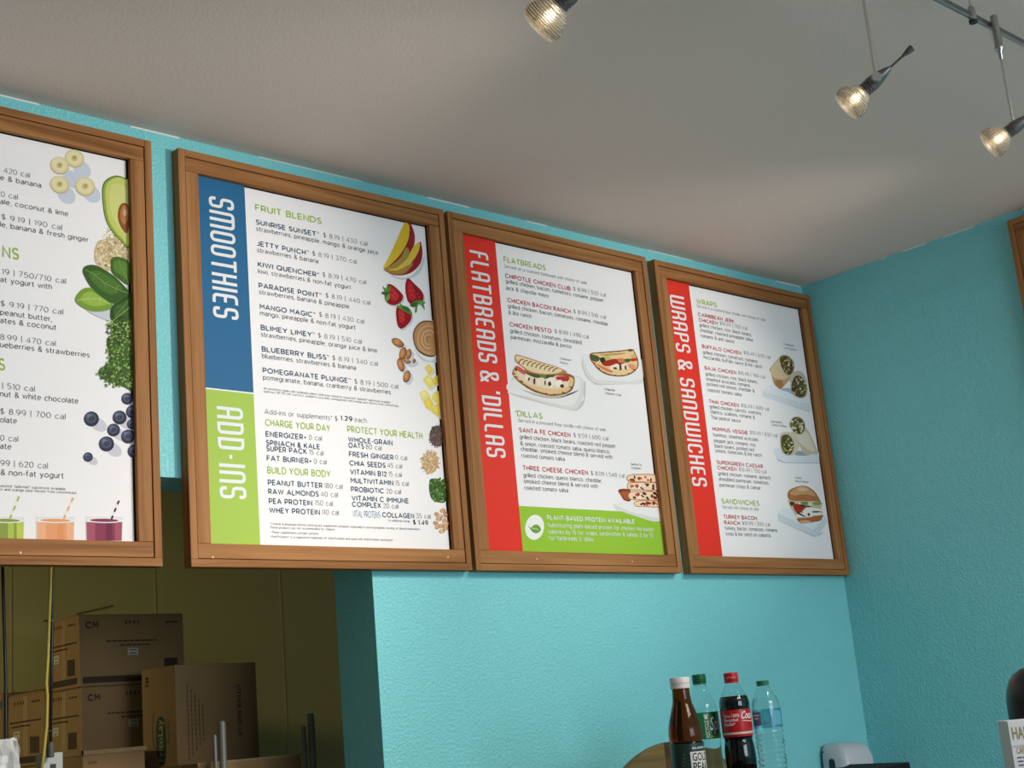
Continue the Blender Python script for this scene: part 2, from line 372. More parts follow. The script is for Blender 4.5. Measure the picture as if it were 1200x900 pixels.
# ================================================================ FRAMED MENUS
ZB, FW, FH, FD = 1.9223, .735, .90, .028
BY = -.013                 # face of the printed board
def hit(px, py, Y):
    d = RGT*((px-600)/F_PX)+UPV*((450-py)/F_PX)+FWD
    t = (Y-CAM.y)/d.y; return CAM+d*t
def frame(L, label, rotz=0, loc=None, seed=0, through=True, FW=.735):
    t = thing('framed_menu', label, 'menu board', loc or (L, 0, ZB), 'oak framed menu boards on the walls', rotz)
    e, g, w = .016, .0016, .048
    fy = -(FD-.0022)
    # proud edging strips
    if through:
        box('edge_strip', (0, -FD, 0), (FW, 0, e), WH, t, .0008)
        z0 = e
    else:
        box('edge_strip', (e, -FD, 0), (FW-e, 0, e), WH, t, .0008); z0 = 0
    box('edge_strip', (0, -FD, z0), (e, 0, FH), WV, t, .0008)
    box('edge_strip', (FW-e, -FD, z0), (FW, 0, FH), WV, t, .0008)
    box('edge_strip', (e, -FD, FH-e), (FW-e, 0, FH), WH, t, .0008)
    # inner rails and stiles
    box('rail', (e+g, fy, e+g), (FW-e-g, BY-.0005, w), WH, t, .0006)
    box('rail', (e+g, fy, FH-w), (FW-e-g, BY-.0005, FH-e-g), WH, t, .0006)
    box('stile', (e+g, fy, w+.0006), (w, BY-.0005, FH-w-.0006), WV, t, .0006)
    box('stile', (FW-w, fy, w+.0006), (FW-e-g, BY-.0005, FH-w-.0006), WV, t, .0006)
    box('backing', (e, BY+.004, e), (FW-e, -.001, FH-e), DARK, t)
    b = box('printed_board', (w-.004, BY, w-.004), (FW-w-.0045, BY+.003, FH-w-.003), WHITE, t)
    return t, b
F1 = frame(1.3385-FW, 'oak framed menu with banana, avocado and kale pictures, cut off at left edge', seed=1)
F2 = frame(1.4009, 'oak framed menu with blue SMOOTHIES and green ADD-INS bands', seed=2)
F3 = frame(2.1480, "oak framed menu with red FLATBREADS & 'DILLAS band and green footer box", seed=3, through=False, FW=.7310)
F4 = frame(2.9145, 'oak framed menu with red WRAPS & SANDWICHES band, beside the room corner', seed=4, through=True, FW=.7420)
F5 = frame(0, 'oak framed board on the right-hand wall, only its corner in view at right edge', rotz=-math.pi/2, loc=(XR, -.735, ZB+.010), seed=5)
FL = {'1': (F1, 1.3385-FW), '2': (F2, 1.4009), '3': (F3, 2.1480), '4': (F4, 2.9145)}
def nails(fr, pts):
    for u, v in pts:
        bm = bmesh.new(); lathe(bm, [(.0022, 0), (.0022, .0006), (.001, .001)], 8, Matrix.Translation((u, -FD+.0022, v)) @ Matrix.Rotation(math.pi/2, 4, 'X'))
        obj('nail', bm, mat('bare_wood_chip', (.75, .62, .42), .5), fr[0])
nails(F2, [(.665, .030), (.05, .020)]); nails(F3, [(.20, .030)]); nails(F3, [(.54, .028)]); nails(F1, [(.45, .022)])

# colours of the print
INK = dict(green=mat('print_leaf_green', srgb(158, 188, 60), .5, spec=.12), navy=mat('print_navy', srgb(38, 74, 104), .5, spec=.12),
           red=mat('print_dark_red', srgb(186, 44, 44), .5, spec=.12), grey=mat('print_grey', srgb(70, 70, 76), .5, spec=.12),
           thin=mat('print_light_grey', srgb(96, 96, 104), .5, spec=.12), white=mat('print_white', (.80, .81, .80), .5, spec=.12),
           black=mat('print_black', srgb(40, 40, 44), .5, spec=.12), blue=mat('print_sky_blue', srgb(70, 140, 180), .5, spec=.12))
STY = {  # cap height, stroke, ink
 'H': (.0158, .165, 'green'), 'N': (.0122, .175, 'navy'), 'R': (.0124, .175, 'red'),
 'P': (.0114, .088, 'thin'), 'D': (.0112, .110, 'grey'), 'S': (.0092, .085, 'thin'), 'X': (.0116, .17, 'black'),
 'F': (.0050, .10, 'grey'), 'C': (.0064, .11, 'grey'), 'W': (.0122, .19, 'white'), 'w': (.0112, .13, 'white'),
 'G': (.0245, .16, 'green'), 'T': (.0155, .09, 'blue'), 'r': (.0118, .175, 'red')}
PART = dict(green='heading_lettering', navy='name_lettering', red='name_lettering', grey='description_lettering',
            thin='price_lettering', white='footer_lettering', black='bold_price_lettering', blue='brand_lettering')
ymap = lambda X, Z, k: (X, BY-.0006-.00003*k, Z)
def lettering(key, lines):
    (fr, board), L = FL[key]
    med = {}
    for l in lines:
        if len(l) > 6 and l[6]: med.setdefault(l[6], []).append(hit(l[2], l[3], BY).x-L)
    med = {k: sorted(v)[len(v)//2] for k, v in med.items()}
    bms = {}
    for l in lines:
        st, s, x0, y0, x1, y1 = l[:6]; cap, sw, ink = STY[st]
        a, b = hit(x0, y0, BY), hit(x1, y1, BY)
        u0 = a.x-L; u1 = b.x-L; v = (a.z+b.z)/2-ZB
        if len(l) > 6 and l[6]: u0 = med[l[6]]
        u1 = min(u1, .686)
        bm = bms.setdefault(ink, bmesh.new())
        if s.endswith('™'):
            s = s[:-1]; w_ = (u1-u0)/(len(s)+1.0); u2 = u1; u1 = u1-w_*.75
            monoline(bm, 'TM', u1+w_*.14, u2, v+cap*.68, cap*.32, .16, ymap)
        monoline(bm, s, u0, u1, v, cap, sw, ymap)
    for ink, bm in bms.items():
        me = bpy.data.meshes.new(PART[ink]); bm.to_mesh(me); bm.free(); me.materials.append(INK[ink])
        o = link(PART[ink], me, board); o['kind'] = 'stuff'
def panel_print(key, name, color, u0, v0, u1, v1, off=.0002):
    (fr, board), L = FL[key]
    bm = bmesh.new(); f = bm.faces.new([bm.verts.new(p) for p in ((u0, BY-off, v0), (u1, BY-off, v0), (u1, BY-off, v1), (u0, BY-off, v1))])
    me = bpy.data.meshes.new(name); bm.to_mesh(me); bm.free(); me.materials.append(mat(name+'_ink', color, .5, spec=.12)); return link(name, me, board)

# condensed rounded title letters drawn as strokes
def fillet(pts, r, closed=False, n=5):
    out = []; N = len(pts)
    for i, p in enumerate(pts):
        p = Vector(p)
        if not closed and i in (0, N-1): out.append(p); continue
        a = Vector(pts[(i-1) % N])-p; b = Vector(pts[(i+1) % N])-p
        rr = min(r, a.length*.5, b.length*.5)
        A = p+a.normalized()*rr; B = p+b.normalized()*rr
        for k in range(n+1):
            t = k/n; out.append(A*(1-t)**2+p*2*t*(1-t)+B*t*t)
    return out
W_ = .34
GL = {
 'S': (W_, [[(W_, .76), (W_, 1), (0, 1), (0, .5), (W_, .5), (W_, 0), (0, 0), (0, .24)]]),
 'M': (.62, [[(0, -.06), (0, 1), (.31, 1), (.31, -.06)], [(.2, 1), (.62, 1), (.62, -.06)]]),
 'W': (.62, [[(0, 1.06), (0, 0), (.31, 0), (.31, 1.06)], [(.2, 0), (.62, 0), (.62, 1.06)]]),
 'O': (W_, ['c', [(0, 0), (0, 1), (W_, 1), (W_, 0)]]),
 'T': (W_, [[(-.07, 1), (W_+.07, 1)], [(W_/2, 1), (W_/2, -.06)]]),
 'H': (W_, [[(0, 1.06), (0, -.06)], [(W_, 1.06), (W_, -.06)], [(0, .5), (W_, .5)]]),
 'I': (0, [[(0, 1.06), (0, -.06)]]),
 'E': (W_-.04, [[(W_, 1), (0, 1), (0, 0), (W_, 0)], [(0, .5), (W_-.05, .5)]]),
 'A': (W_, [[(0, -.06), (0, 1), (W_, 1), (W_, -.06)], [(0, .42), (W_, .42)]]),
 'D': (W_, ['d', [(0, 0), (0, 1), (W_, 1), (W_, 0)]]),
 'N': (W_, [[(0, -.06), (0, 1), (W_, 1), (W_, -.06)]]),
 'F': (W_-.06, [[(W_-.03, 1), (0, 1), (0, -.06)], [(0, .52), (W_-.08, .52)]]),
 'L': (W_-.06, [[(0, 1.06), (0, 0), (W_-.03, 0)]]),
 'B': (W_, ['b', [(0, .5), (0, 1), (W_-.02, 1), (W_-.02, .52)], [(0, 0), (0, .5), (W_, .5), (W_, 0)]]),
 'R': (W_, [[(0, -.06), (0, 1)], [(0, 1), (W_, 1), (W_, .46), (0, .46)], [(W_-.14, .46), (W_, .34), (W_, -.06)]]),
 'P': (W_, [[(0, -.06), (0, 1)], [(0, 1), (W_, 1), (W_, .44), (0, .44)]]),
 'C': (W_, [[(W_, .74), (W_, 1), (0, 1), (0, 0), (W_, 0), (W_, .26)]]),
 "'": (0, [[(0, 1.06), (-.02, .82)]]), '-': (.16, [[(0, .46), (.16, .46)]]),
 '&': (.42, [[(.48, -.05), (.05, .64), (.02, .8), (.02, 1), (.32, 1), (.32, .74), (.21, .60)], [(.12, .50), (0, .40), (0, 0), (.32, 0), (.44, .42)]]),
 ' ': (.04, [])}
def stroke(bm, pts, w, closed, mp):
    n = len(pts); Ls, Rs = [], []
    for i, p in enumerate(pts):
        a = pts[(i-1) % n] if (closed or i) else p; b = pts[(i+1) % n] if (closed or i < n-1) else p
        d1 = (p-a); d2 = (b-p)
        if d1.length < 1e-9: d1 = d2
        if d2.length < 1e-9: d2 = d1
        d1 = d1.normalized(); d2 = d2.normalized(); d = (d1+d2)
        d = d.normalized() if d.length > 1e-6 else d1
        nr = Vector((-d.y, d.x)); k = w/2/max(.5, nr.dot(Vector((-d1.y, d1.x))))
        Ls.append(bm.verts.new(mp(*(p+nr*k)))); Rs.append(bm.verts.new(mp(*(p-nr*k))))
    for i in range(n if closed else n-1):
        j = (i+1) % n
        try: bm.faces.new((Ls[i], Ls[j], Rs[j], Rs[i]))
        except ValueError: pass
def title(key, s, ua, ub, za, zb_, sw=.135, gap=.135, mt='white'):
    """vertical title reading downwards: baseline at u=ua, letter tops at u=ub, from z za down to zb_"""
    (fr, board), L = FL[key]; bm = bmesh.new(); x = 0; items = []
    for ch in s:
        wd, pl = GL[ch]; mode = None
        if pl and isinstance(pl[0], str): mode = pl[0]; pl = pl[1:]
        for q in pl:
            cl = mode is not None
            if mode == 'c': f = fillet(q, .17, True)
            elif mode in ('d', 'b'):
                P = [Vector(q[0]), Vector(q[1])]; f = [P[0], P[1]]+fillet([q[1], q[2], q[3], q[0]], .15)[1:-1]
            else: f = fillet(q, .16)
            items.append(([Vector((p.x+x, p.y)) for p in f], cl))
        x += wd+gap+sw
    tot = x-gap-sw
    H = (ub-ua); 
    lay = [0]
    def mp(X, Y): # X along text, Y up the letter
        return (ua+H*((Y*(1-sw))+sw/2), BY-.0006-.00004*lay[0], za+(zb_-za)*((X+sw/2)/(tot+sw)))
    for f, cl in items: lay[0] = (lay[0]+1) % 7; stroke(bm, f, sw, cl, mp)
    bmesh.ops.recalc_face_normals(bm, faces=bm.faces)
    me = bpy.data.meshes.new('title_lettering'); bm.to_mesh(me); bm.free(); me.materials.append(INK[mt])
    o = link('title_lettering', me, board); o['kind'] = 'stuff'; return o
def uv(key, px, py):
    p = hit(px, py, BY); return p.x-FL[key][1], p.z-ZB

# bands
ub2 = (uv('2', 286.4, 220.4)[0]+uv('2', 305, 637.5)[0])/2; vb2 = (uv('2', 242, 455.5)[1]+uv('2', 297.8, 460.5)[1])/2
panel_print('2', 'blue_band', srgb(44, 104, 146), .0445, vb2+.0015, ub2, .8545)
panel_print('2', 'green_band', srgb(166, 196, 84), .0445, .0445, ub2, vb2-.0015)
ub3 = (uv('3', 580.2, 285.3)[0]+uv('3', 612.8, 644.8)[0])/2
panel_print('3', 'red_band', srgb(228, 58, 44), .0445, .0445, ub3, .8545)
vg3 = uv('3', 608.3, 592.8)[1]
panel_print('3', 'green_footer', srgb(152, 196, 58), ub3, .0445, .6825, vg3)
panel_print('3', 'pale_edge', srgb(205, 225, 150), .6825, .0445, .6855, vg3)
ub4 = (uv('4', 807.2, 336)[0]+uv('4', 847, 652.7)[0])/2
panel_print('4', 'red_band', srgb(218, 58, 44), .0445, .0445, ub4, .8545)
def title_px(key, s, base, top):  # pixel ends of baseline side and cap side
    u0 = (uv(key, *base[0])[0]+uv(key, *base[1])[0])/2; u1 = (uv(key, *top[0])[0]+uv(key, *top[1])[0])/2
    za = (uv(key, *base[0])[1]+uv(key, *top[0])[1])/2; zb_ = (uv(key, *base[1])[1]+uv(key, *top[1])[1])/2
    title(key, s, u0, u1, za, zb_)
title_px('2', 'SMOOTHIES', ((243.5, 228), (250, 373)), ((273.5, 236), (280.4, 374)))
title_px('2', 'ADD-INS', ((253.3, 475.5), (257, 584)), ((284.7, 479), (289, 585)))
title_px('3', "FLATBREADS & 'DILLAS", ((549.8, 293), (569.9, 535)), ((572.3, 297), (592.3, 537)))
title_px('4', 'WRAPS & SANDWICHES', ((784, 345), (811.3, 569)), ((801.3, 348), (828.8, 571)))

T2 = [
('H','FRUIT BLENDS',299.2,247.4,376.9,262.4,'a'),
('N','SUNRISE SUNSET™',299.8,264.5,374,276.6,'a'),('P','$ 8.19 | 430 cal',378.8,278.1,430.5,288.3),
('D','strawberries, pineapple, mango & orange juice',300.4,271,443.3,298.4,'a'),
('N','JETTY PUNCH™',301.3,289.3,362,298.6,'a'),('P','$ 8.19 | 370 cal',366,300,418,309),
('D','strawberries & banana',301.3,296,373,308.5,'a'),
('N','KIWI QUENCHER*',302.2,314,374,324,'a'),('P','$ 8.19 | 470 cal',378,324,429.2,333.9),
('D','kiwi, strawberries & non-fat yogurt',302.5,320.5,411.3,339.2,'a'),
('N','PARADISE POINT™',303.4,338.5,377,348.6,'a'),('P','$ 8.19 | 440 cal',381.5,348.8,434,357.6),
('D','strawberries, banana & pineapple',303.7,344.8,409.2,361.9,'a'),
('N','MANGO MAGIC™',304.6,362.8,370,371.7,'a'),('P','$ 8.19 | 430 cal',374,370.7,426.8,380),
('D','mango, pineapple & non-fat yogurt',305,369.4,416.7,386.7,'a'),
('N','BLIMEY LIMEY™',305.8,387.4,369,395.1,'a'),('P','$ 8.19 | 510 cal',372.7,395.5,424,403.2),
('D','strawberries, pineapple, orange juice & lime',306.1,394.3,442,413.9,'a'),
('N','BLUEBERRY BLISS™',307.3,412.3,386,422.1,'a'),('P','$ 8.19 | 340 cal',389.5,421.9,442.8,429.3),
('D','blueberries, strawberries & banana',307.3,419.5,417.2,434.1,'a'),
('N','POMEGRANATE PLUNGE™',308.5,437.8,411.5,448.7,'a'),('P','$ 8.19 | 500 cal',415.3,449.6,466.8,456),
('D','pomegranate, banana, cranberry & strawberries',308.9,445.3,458,462.1,'a'),
('F','All smoothies made with turbinado unless otherwise noted or requested. Splenda® substitute available',309,457.2,457.5,472,'a'),
('F','(subtract 90-170 cal). Coconut, cranberry, kiwi, lime, pomegranate and orange juice flavors from concentrate.',309,460.9,467.6,476.2,'a'),
('P','Add-ins or supplements* $',309.7,486,395.5,492.6,'a'),('X','1.29',399,492.7,413,494),('P','each.',415.5,494.4,430.8,496),
('H','CHARGE YOUR DAY',309.7,499.4,387.2,505.6,'a'),
('N','ENERGIZER+',310.5,512,359.2,515.3,'a'),('P','0 cal',362,515.3,377.2,516.7),
('N','SPINACH & KALE',311,522.2,375,526.4,'a'),
('N','SUPER PACK',311.4,528.6,359.7,532.5,'a'),('P','15 cal',362.2,532.7,379.2,533.9),
('N','FAT BURNER+',312,540.3,365.3,543.3,'a'),('P','0 cal',367.8,543.4,382.8,544.4),
('H','BUILD YOUR BODY',312.5,555,387.5,559.4,'a'),
('N','PEANUT BUTTER',313,568.9,377.8,571.7,'a'),('P','180 cal',380,571.8,401.5,573.3),
('N','RAW ALMONDS',313.6,579.4,373.6,581.9,'a'),('P','40 cal',375.8,582,395.9,582.6),
('N','PEA PROTEIN',314.2,590.6,366.1,592.5,'a'),('P','150 cal',368.9,592.4,390,592.9),
('N','WHEY PROTEIN',314.4,601.4,375,603.3,'a'),('P','110 cal',377.2,603.2,397.2,603.6),
('F',"*Consult a physician before starting any supplement program, especially if you're pregnant, nursing, or taking medications.",314.7,615.6,492.7,620.8,'a'),
('F','These products are not recommended for children.',314.7,619.4,392.5,621.7,'a'),
('F','+These supplements contain caffeine.',314.7,625,373.6,626.7,'a'),
('F',"Vital Proteins® is a registered trademark of Vital Proteins and used with Vital Proteins' permission.",314.7,630.6,460.7,633.6,'a'),
('H','PROTECT YOUR HEALTH',407,507.5,495.3,513.9,'b'),
('N','WHOLE-GRAIN',408.1,518.1,460.1,521.9,'b'),
('N','OATS',408.4,524.8,426.5,526.1,'b'),('P','80 cal',428.7,526.2,447.3,528),
('N','FRESH GINGER',409.2,535.7,461.2,538.7,'b'),('P','0 cal',463.3,538.6,477.2,539.7),
('N','CHIA SEEDS',409.7,546.1,451.9,548,'b'),('P','45 cal',454,547.9,471.3,549.3),
('N','VITAMIN B12',410.3,556.3,453.2,558.4,'b'),('P','15 cal',455.3,558.3,470.8,559.2),
('N','MULTIVITAMIN',410.8,566.1,461.2,569,'b'),('P','15 cal',463.3,568.8,478.8,569.9),
('N','PROBIOTIC',411.6,576.5,450,578.4,'b'),('P','20 cal',452.7,578.3,470,579.3),
('N','VITAMIN C IMMUNE',412.1,586.9,479,589.9,'b'),
('N','COMPLEX',412.7,593.9,446.5,595.7,'b'),('P','20 cal',449,595.4,467,596.3),
('T','VITAL PROTEINS',413.2,605.9,445.7,607.5,'b'),('N','COLLAGEN',447.9,606.4,485.5,607.7),('P','35 cal',487.6,607.3,504.7,607.9),
('F','for additional charge',454.8,611.2,480.4,612),('X','$ 1.49',484.1,615,501.7,615.5)]
lettering('2', T2)
T3 = [
('H','FLATBREADS',590.7,307.8,639.6,316.6,'a'),
('S','Served on a toasted flatbread with choice of side.',590.9,314.4,688.3,333,'a'),
('R','CHIPOTLE CHICKEN CLUB',592.2,326.1,668.7,340.5,'a'),('P','$ 8.99 | 520 cal',672,340.7,710,347.9),
('D','grilled chicken, bacon, tomatoes, romaine, pepper',593.1,332.7,707.4,353.5,'a'),
('D','jack & chipotle mayo',593.4,339.5,643,349,'a'),
('R','CHICKEN BACON RANCH',594.8,354.9,668.9,367,'a'),('P','$ 8.99 | 510 cal',672.2,367.3,710,374),
('D','grilled chicken, bacon, tomatoes, romaine, cheddar',595.3,362,712.6,381,'a'),
('D','& lite ranch',595.8,368.1,623,373.3,'a'),
('R','CHICKEN PESTO',597.3,383.3,646.4,390.1,'a'),('P','$ 8.99 | 490 cal',650.1,390.6,689.9,397.2),
('D','grilled chicken, tomatoes, shredded',597.8,390.6,681.5,403.2,'a'),
('D','parmesan, mozzarella & pesto',598.3,397.5,669.6,408.1,'a'),
('C','Chicken',656.3,421.5,668.8,423.3,'c'),('C','Pesto',656.8,426.3,665.5,427.5,'c'),
('C','Chipotle',708,457,720.5,459,'d'),('C','Chicken Club',708.8,461.8,728,464.6,'d'),
('H','‘DILLAS',604,488,636,490.9,'e'),
('S','Served in a pressed flour tortilla with choice of side.',606.9,495.2,710.4,505,'b'),
('R','SANTA FE CHICKEN',608.5,507.2,668.5,512,'b'),('P','$ 8.59 | 600 cal',672.3,512.5,712.8,516.2),
('D','grilled chicken, black beans, roasted red pepper',609.3,515.5,721.4,524,'b'),
('D','& onion, roasted tomato salsa, queso blanco,',609.9,522.7,714.5,531,'b'),
('D','cheddar, smoked cheese blend & served with',610.7,529.3,717.5,537.3,'b'),
('D','roasted tomato salsa',611.2,536,662,540.5,'b'),
('R','THREE CHEESE CHICKEN',612.5,551.7,689.1,556,'b'),('P','$ 8.09 | 540 cal',692.5,556.6,731.9,560.2),
('D','grilled chicken, queso blanco, cheddar,',613.3,560,705.7,565.1,'b'),
('D','smoked cheese blend & served with',614.1,566.9,700.6,571.7,'b'),
('D','roasted tomato salsa',614.9,573.9,665.9,577.3,'b'),
('C','Santa Fe',739.2,545,752,546.3,'f'),('C','Chicken',739.7,549.5,751,550.5,'f'),
('W','PLANT-BASED PROTEIN AVAILABLE',640.8,610.1,743.6,613,'g'),
('w','Substituting plant-based protein for chicken increases',641.6,618.1,765.9,622.3,'g'),
('w','calories by 15 for wraps, sandwiches & salads & by 10',642.7,626.1,764.9,629.2,'g'),
('w',"for flatbreads & 'dillas.",643.5,633,696.2,634.6,'g')]
lettering('3', T3)
T4 = [
('H','WRAPS',816.3,356.5,839.8,359.9,'a'),
('S','Served in a toasted flour tortilla with choice of side.',816.7,361.4,897,375.6,'a'),
('r','CARIBBEAN JERK',817.9,371.2,860.4,378.2,'a'),
('r','CHICKEN',818.8,377,841,381,'a'),('P','$10.49 | 700 cal',843.6,381,875.5,386.8),
('D','grilled chicken, rice, black beans,',820,383.8,880.7,393.4,'a'),
('D','cheddar, roasted pineapple salsa,',820.7,389.9,882.5,399.4,'a'),
('D','romaine & jerk sauce',821.4,395.7,860.4,402,'a'),
('r','BUFFALO CHICKEN',822.8,408.5,868.5,415.5,'a'),('P','$10.49 | 620 cal',871.6,415.5,902.8,420.7),
('D','grilled chicken, tomatoes, romaine,',823.7,415.5,888.1,424.9,'a'),
('D','mozzarella, buffalo sauce & lite ranch',824.4,421.4,893,430.9,'a'),
('r','BAJA CHICKEN',826,433.5,862.7,438.9,'a'),('P','$10.49 | 760 cal',865.3,438.9,896.5,444),
('D','grilled chicken, rice, black beans,',826.8,440.5,887.7,449.4,'a'),
('D','smashed avocado, romaine,',827.5,446.3,879.5,453.8,'a'),
('D','pickled red onions, cheddar &',828.4,452.6,884.2,459.6,'a'),
('D','roasted tomato salsa',829.1,458.9,869,464.5,'a'),
('r','THAI CHICKEN',831,472.5,866,477.4,'a'),('P','$10.49 | 600 cal',868.5,477.1,901.2,481.8),
('D','grilled chicken, carrots, wontons,',831.9,478.5,892.8,486.5,'a'),
('D','cilantro, scallions, romaine &',832.6,484.6,884.6,491.1,'a'),
('D','Thai peanut sauce',833.5,491.1,867.8,495.3,'a'),
('r','HUMMUS VEGGIE',834.6,505,876.4,509.2,'b'),('P','$10.49 | 830 cal',879,509.2,910.8,512.4),
('D','hummus, smashed avocado,',835.8,511.5,889.2,517.3,'b'),
('D','pepper jack, romaine, rice,',836.7,518.5,886,523.4,'b'),
('D','black beans, pickled red',837.4,524.3,883.6,529.5,'b'),
('D','onions, tomatoes & lite ranch',838.1,530.6,892.7,535.3,'b'),
('r','SUPERGREEN CAESAR',840,544.6,894.1,548.4,'b'),
('r','CHICKEN',840.7,550.2,863.3,552.3,'b'),('P','$10.49 | 750 cal',865.9,552.3,898.1,555.1),
('D','grilled chicken, romaine, spinach,',841.9,557,903.5,562.1,'b'),
('D','shredded parmesan, tomatoes,',842.8,563.5,901.1,568,'b'),
('D','parmesan crisps & caesar',843.5,570.5,891.3,573.8,'b'),
('H','SANDWICHES',845.8,590.1,890.2,593.2,'b'),
('S','Served with choice of side.',846.5,595.7,889.7,598.8,'b'),
('r','TURKEY BACON',848.2,607.9,887.1,609.5,'b'),
('r','RANCH',848.9,614.4,867.1,615.8,'b'),('P','$10.99 | 500 cal',869.9,615.3,902.3,616.9),
('D','turkey, bacon, tomatoes, romaine,',850,620.9,911.5,623.6,'b'),
('D','swiss & lite ranch on ciabatta',851,627.5,903,629.8,'b'),
('C','Caribbean',918.4,404,930.5,406.5,'c'),('C','Jerk Chicken',919,408.7,933,411,'c'),
('C','Supergreen',903.2,494.6,916.5,496.4,'d'),('C','Caesar Chicken',903.9,498.8,921.9,500.8,'d'),
('C','Turkey',931.8,560.7,939.5,561.4,'e'),('C','Bacon Ranch',932.3,564.9,947.5,566.2,'e')]
lettering('4', T4)
T1 = [
('P','420 cal',4.3,202.7,35,208.3),('D','e & banana',.2,211.7,48.3,219.7),
('P','0 cal',1.0,230.7,20.7,234),('D','ale, coconut & lime',.1,240.2,80,252.7),
('P','$ 9.19 | 190 cal',1.7,257.7,72.7,269.3),('D','le, banana & fresh ginger',.1,266.8,103.7,283.3),
('G','NS',2.7,302.3,22.3,304.8),
('P','.19 | 750/710 cal',.1,321.5,77.3,332.3),('D','at yogurt with',.1,331,60.7,339),
('P','$ 9.19 | 770 cal',.7,359.3,74,368.3),('D','peanut butter,',.1,369.3,60.7,376.7),('D','ates & coconut',.1,378.8,66,386.7),
('P','8.99 | 470 cal',.1,398.8,65.3,405),('D','ueberries & strawberries',.1,407.9,105,418.3),
('G','S',-2,433.8,6,435),
('P','| 510 cal',2.7,455.8,40.7,458.9),('D','nut & white chocolate',.1,465.7,91.7,472.3),
('P','$ 8.99 | 700 cal',.1,485.9,76.7,491),('D','olate',.1,495,19.7,496.7),
('P','0 cal',.1,516.5,21.3,517.9),('D','ate',.1,526,13.3,527),
('P','99 | 620 cal',.1,546,56,549.3),('D','& non-fat yogurt',.7,557,74.7,560.6),
('F','uested. Splenda® substitute available',-1,571.3,76.7,574),('F','to and orange juice flavors from concentrate.',-1,575.3,90.3,578.6)]
lettering('1', T1)
# ================================================================ PRINTED FOOD PICTURES (flat print on the boards)
class Pic:
    def __init__(s, key, name, base=0):
        s.key, s.name, s.bm, s.mats, s.n, s.base, s.lay = key, name, bmesh.new(), [], 0, base, None
        s.umax = {'1': .6865, '2': .6865, '3': .6825, '4': .6935}[key]
    def mi(s, c, grain=None):
        k = 'ink_%02x%02x%02x' % tuple(max(0, min(255, int(v))) for v in c[:3])
        m = mat(k, srgb(*c[:3]), .5, spec=.12)
        if m not in s.mats: s.mats.append(m)
        return s.mats.index(m)
    def face(s, c, pts):
        s.n += 1; y = BY-.0003-.0006*s.base-.000010*(s.n if s.lay is None else s.lay)
        vs = []
        for px, py in pts:
            u, v = uv(s.key, px, py); u = min(u, s.umax); v = max(.046, min(v, .854))
            vs.append(s.bm.verts.new((u, y, v)))
        f = s.bm.faces.new(vs); f.material_index = s.mi(c); return s
    def poly(s, c, pts, sm=4):
        if sm: pts = crom(pts, sm)
        return s.face(c, pts)
    def ell(s, c, cx, cy, rx, ry, rot=0, n=14):
        a = math.radians(rot)
        return s.face(c, [(cx+rx*math.cos(t)*math.cos(a)-ry*math.sin(t)*math.sin(a), cy+rx*math.cos(t)*math.sin(a)+ry*math.sin(t)*math.cos(a)) for t in [2*math.pi*k/n for k in range(n)]])
    def line(s, c, pts, w):
        L, R = [], []
        for i, (x, y) in enumerate(pts):
            a = pts[max(i-1, 0)]; b = pts[min(i+1, len(pts)-1)]; dx, dy = b[0]-a[0], b[1]-a[1]; d = math.hypot(dx, dy) or 1
            L.append((x-dy/d*w/2, y+dx/d*w/2)); R.append((x+dy/d*w/2, y-dx/d*w/2))
        return s.face(c, L+R[::-1])
    def pile(s, cols, n, inside, rx, ry, seed):
        random.seed(seed); k = 0; t = 0
        x0, y0, x1, y1 = inside[0]; n0 = s.n
        while k < n and t < n*20:
            t += 1; x, y = random.uniform(x0, x1), random.uniform(y0, y1)
            if inside[1](x, y):
                q = random.uniform(.7, 1.2); s.lay = n0+1+k % 30; s.ell(random.choice(cols), x, y, rx*q, ry*q, random.uniform(0, 180), 6); k += 1
        s.lay = None; s.n = n0+31
        return s
    def done(s):
        me = bpy.data.meshes.new(s.name); s.bm.normal_update()
        bmesh.ops.recalc_face_normals(s.bm, faces=s.bm.faces)
        s.bm.to_mesh(me); s.bm.free()
        for m in s.mats: me.materials.append(m)
        o = link(s.name, me, FL[s.key][0][1]); o['kind'] = 'stuff'; return o
def crom(p, k):
    out = []; n = len(p)
    for i in range(n):
        a, b, c, d = [p[(i+j-1) % n] for j in range(4)]
        for q in range(k):
            t = q/k
            out.append(tuple(.5*((2*b[z])+(-a[z]+c[z])*t+(2*a[z]-5*b[z]+4*c[z]-d[z])*t*t+(-a[z]+3*b[z]-3*c[z]+d[z])*t**3) for z in (0, 1)))
    return out
def C(ox, oy, k, *pts): return [(ox+a/k, oy+b/k) for a, b in pts]
SH = (205, 208, 216)

# --- board 1
k = 7.5
P = Pic('1', 'banana_picture')
for cx, cy in ((345, 215), (210, 440), (255, 300), (430, 430)): P.ell((204, 210, 222), 50+cx/k, 170+cy/k, 12, 9, 45)
for cx, cy, rx, ry in ((278, 115, 88, 78), (148, 345, 88, 76), (148, 178, 86, 76), (372, 362, 90, 84)):
    P.ell((190, 160, 100), 50+cx/k, 170+(cy+4)/k, rx/k, ry/k, 30)
    P.ell((222, 210, 158), 50+cx/k, 170+cy/k, rx/k*.97, ry/k*.95, 30); P.ell((232, 222, 176), 50+(cx-2)/k, 170+(cy-3)/k, rx/k*.78, ry/k*.76, 30)
    P.ell((206, 186, 124), 50+cx/k, 170+cy/k, rx/k*.30, ry/k*.34, 60); P.ell((150, 120, 70), 50+cx/k, 170+cy/k, 1.6, .7, 70, 6); P.ell((150, 120, 70), 50+(cx+8)/k, 170+(cy-10)/k, 1.0, .6, 10, 6)
P.done()
P = Pic('1', 'oats_picture')
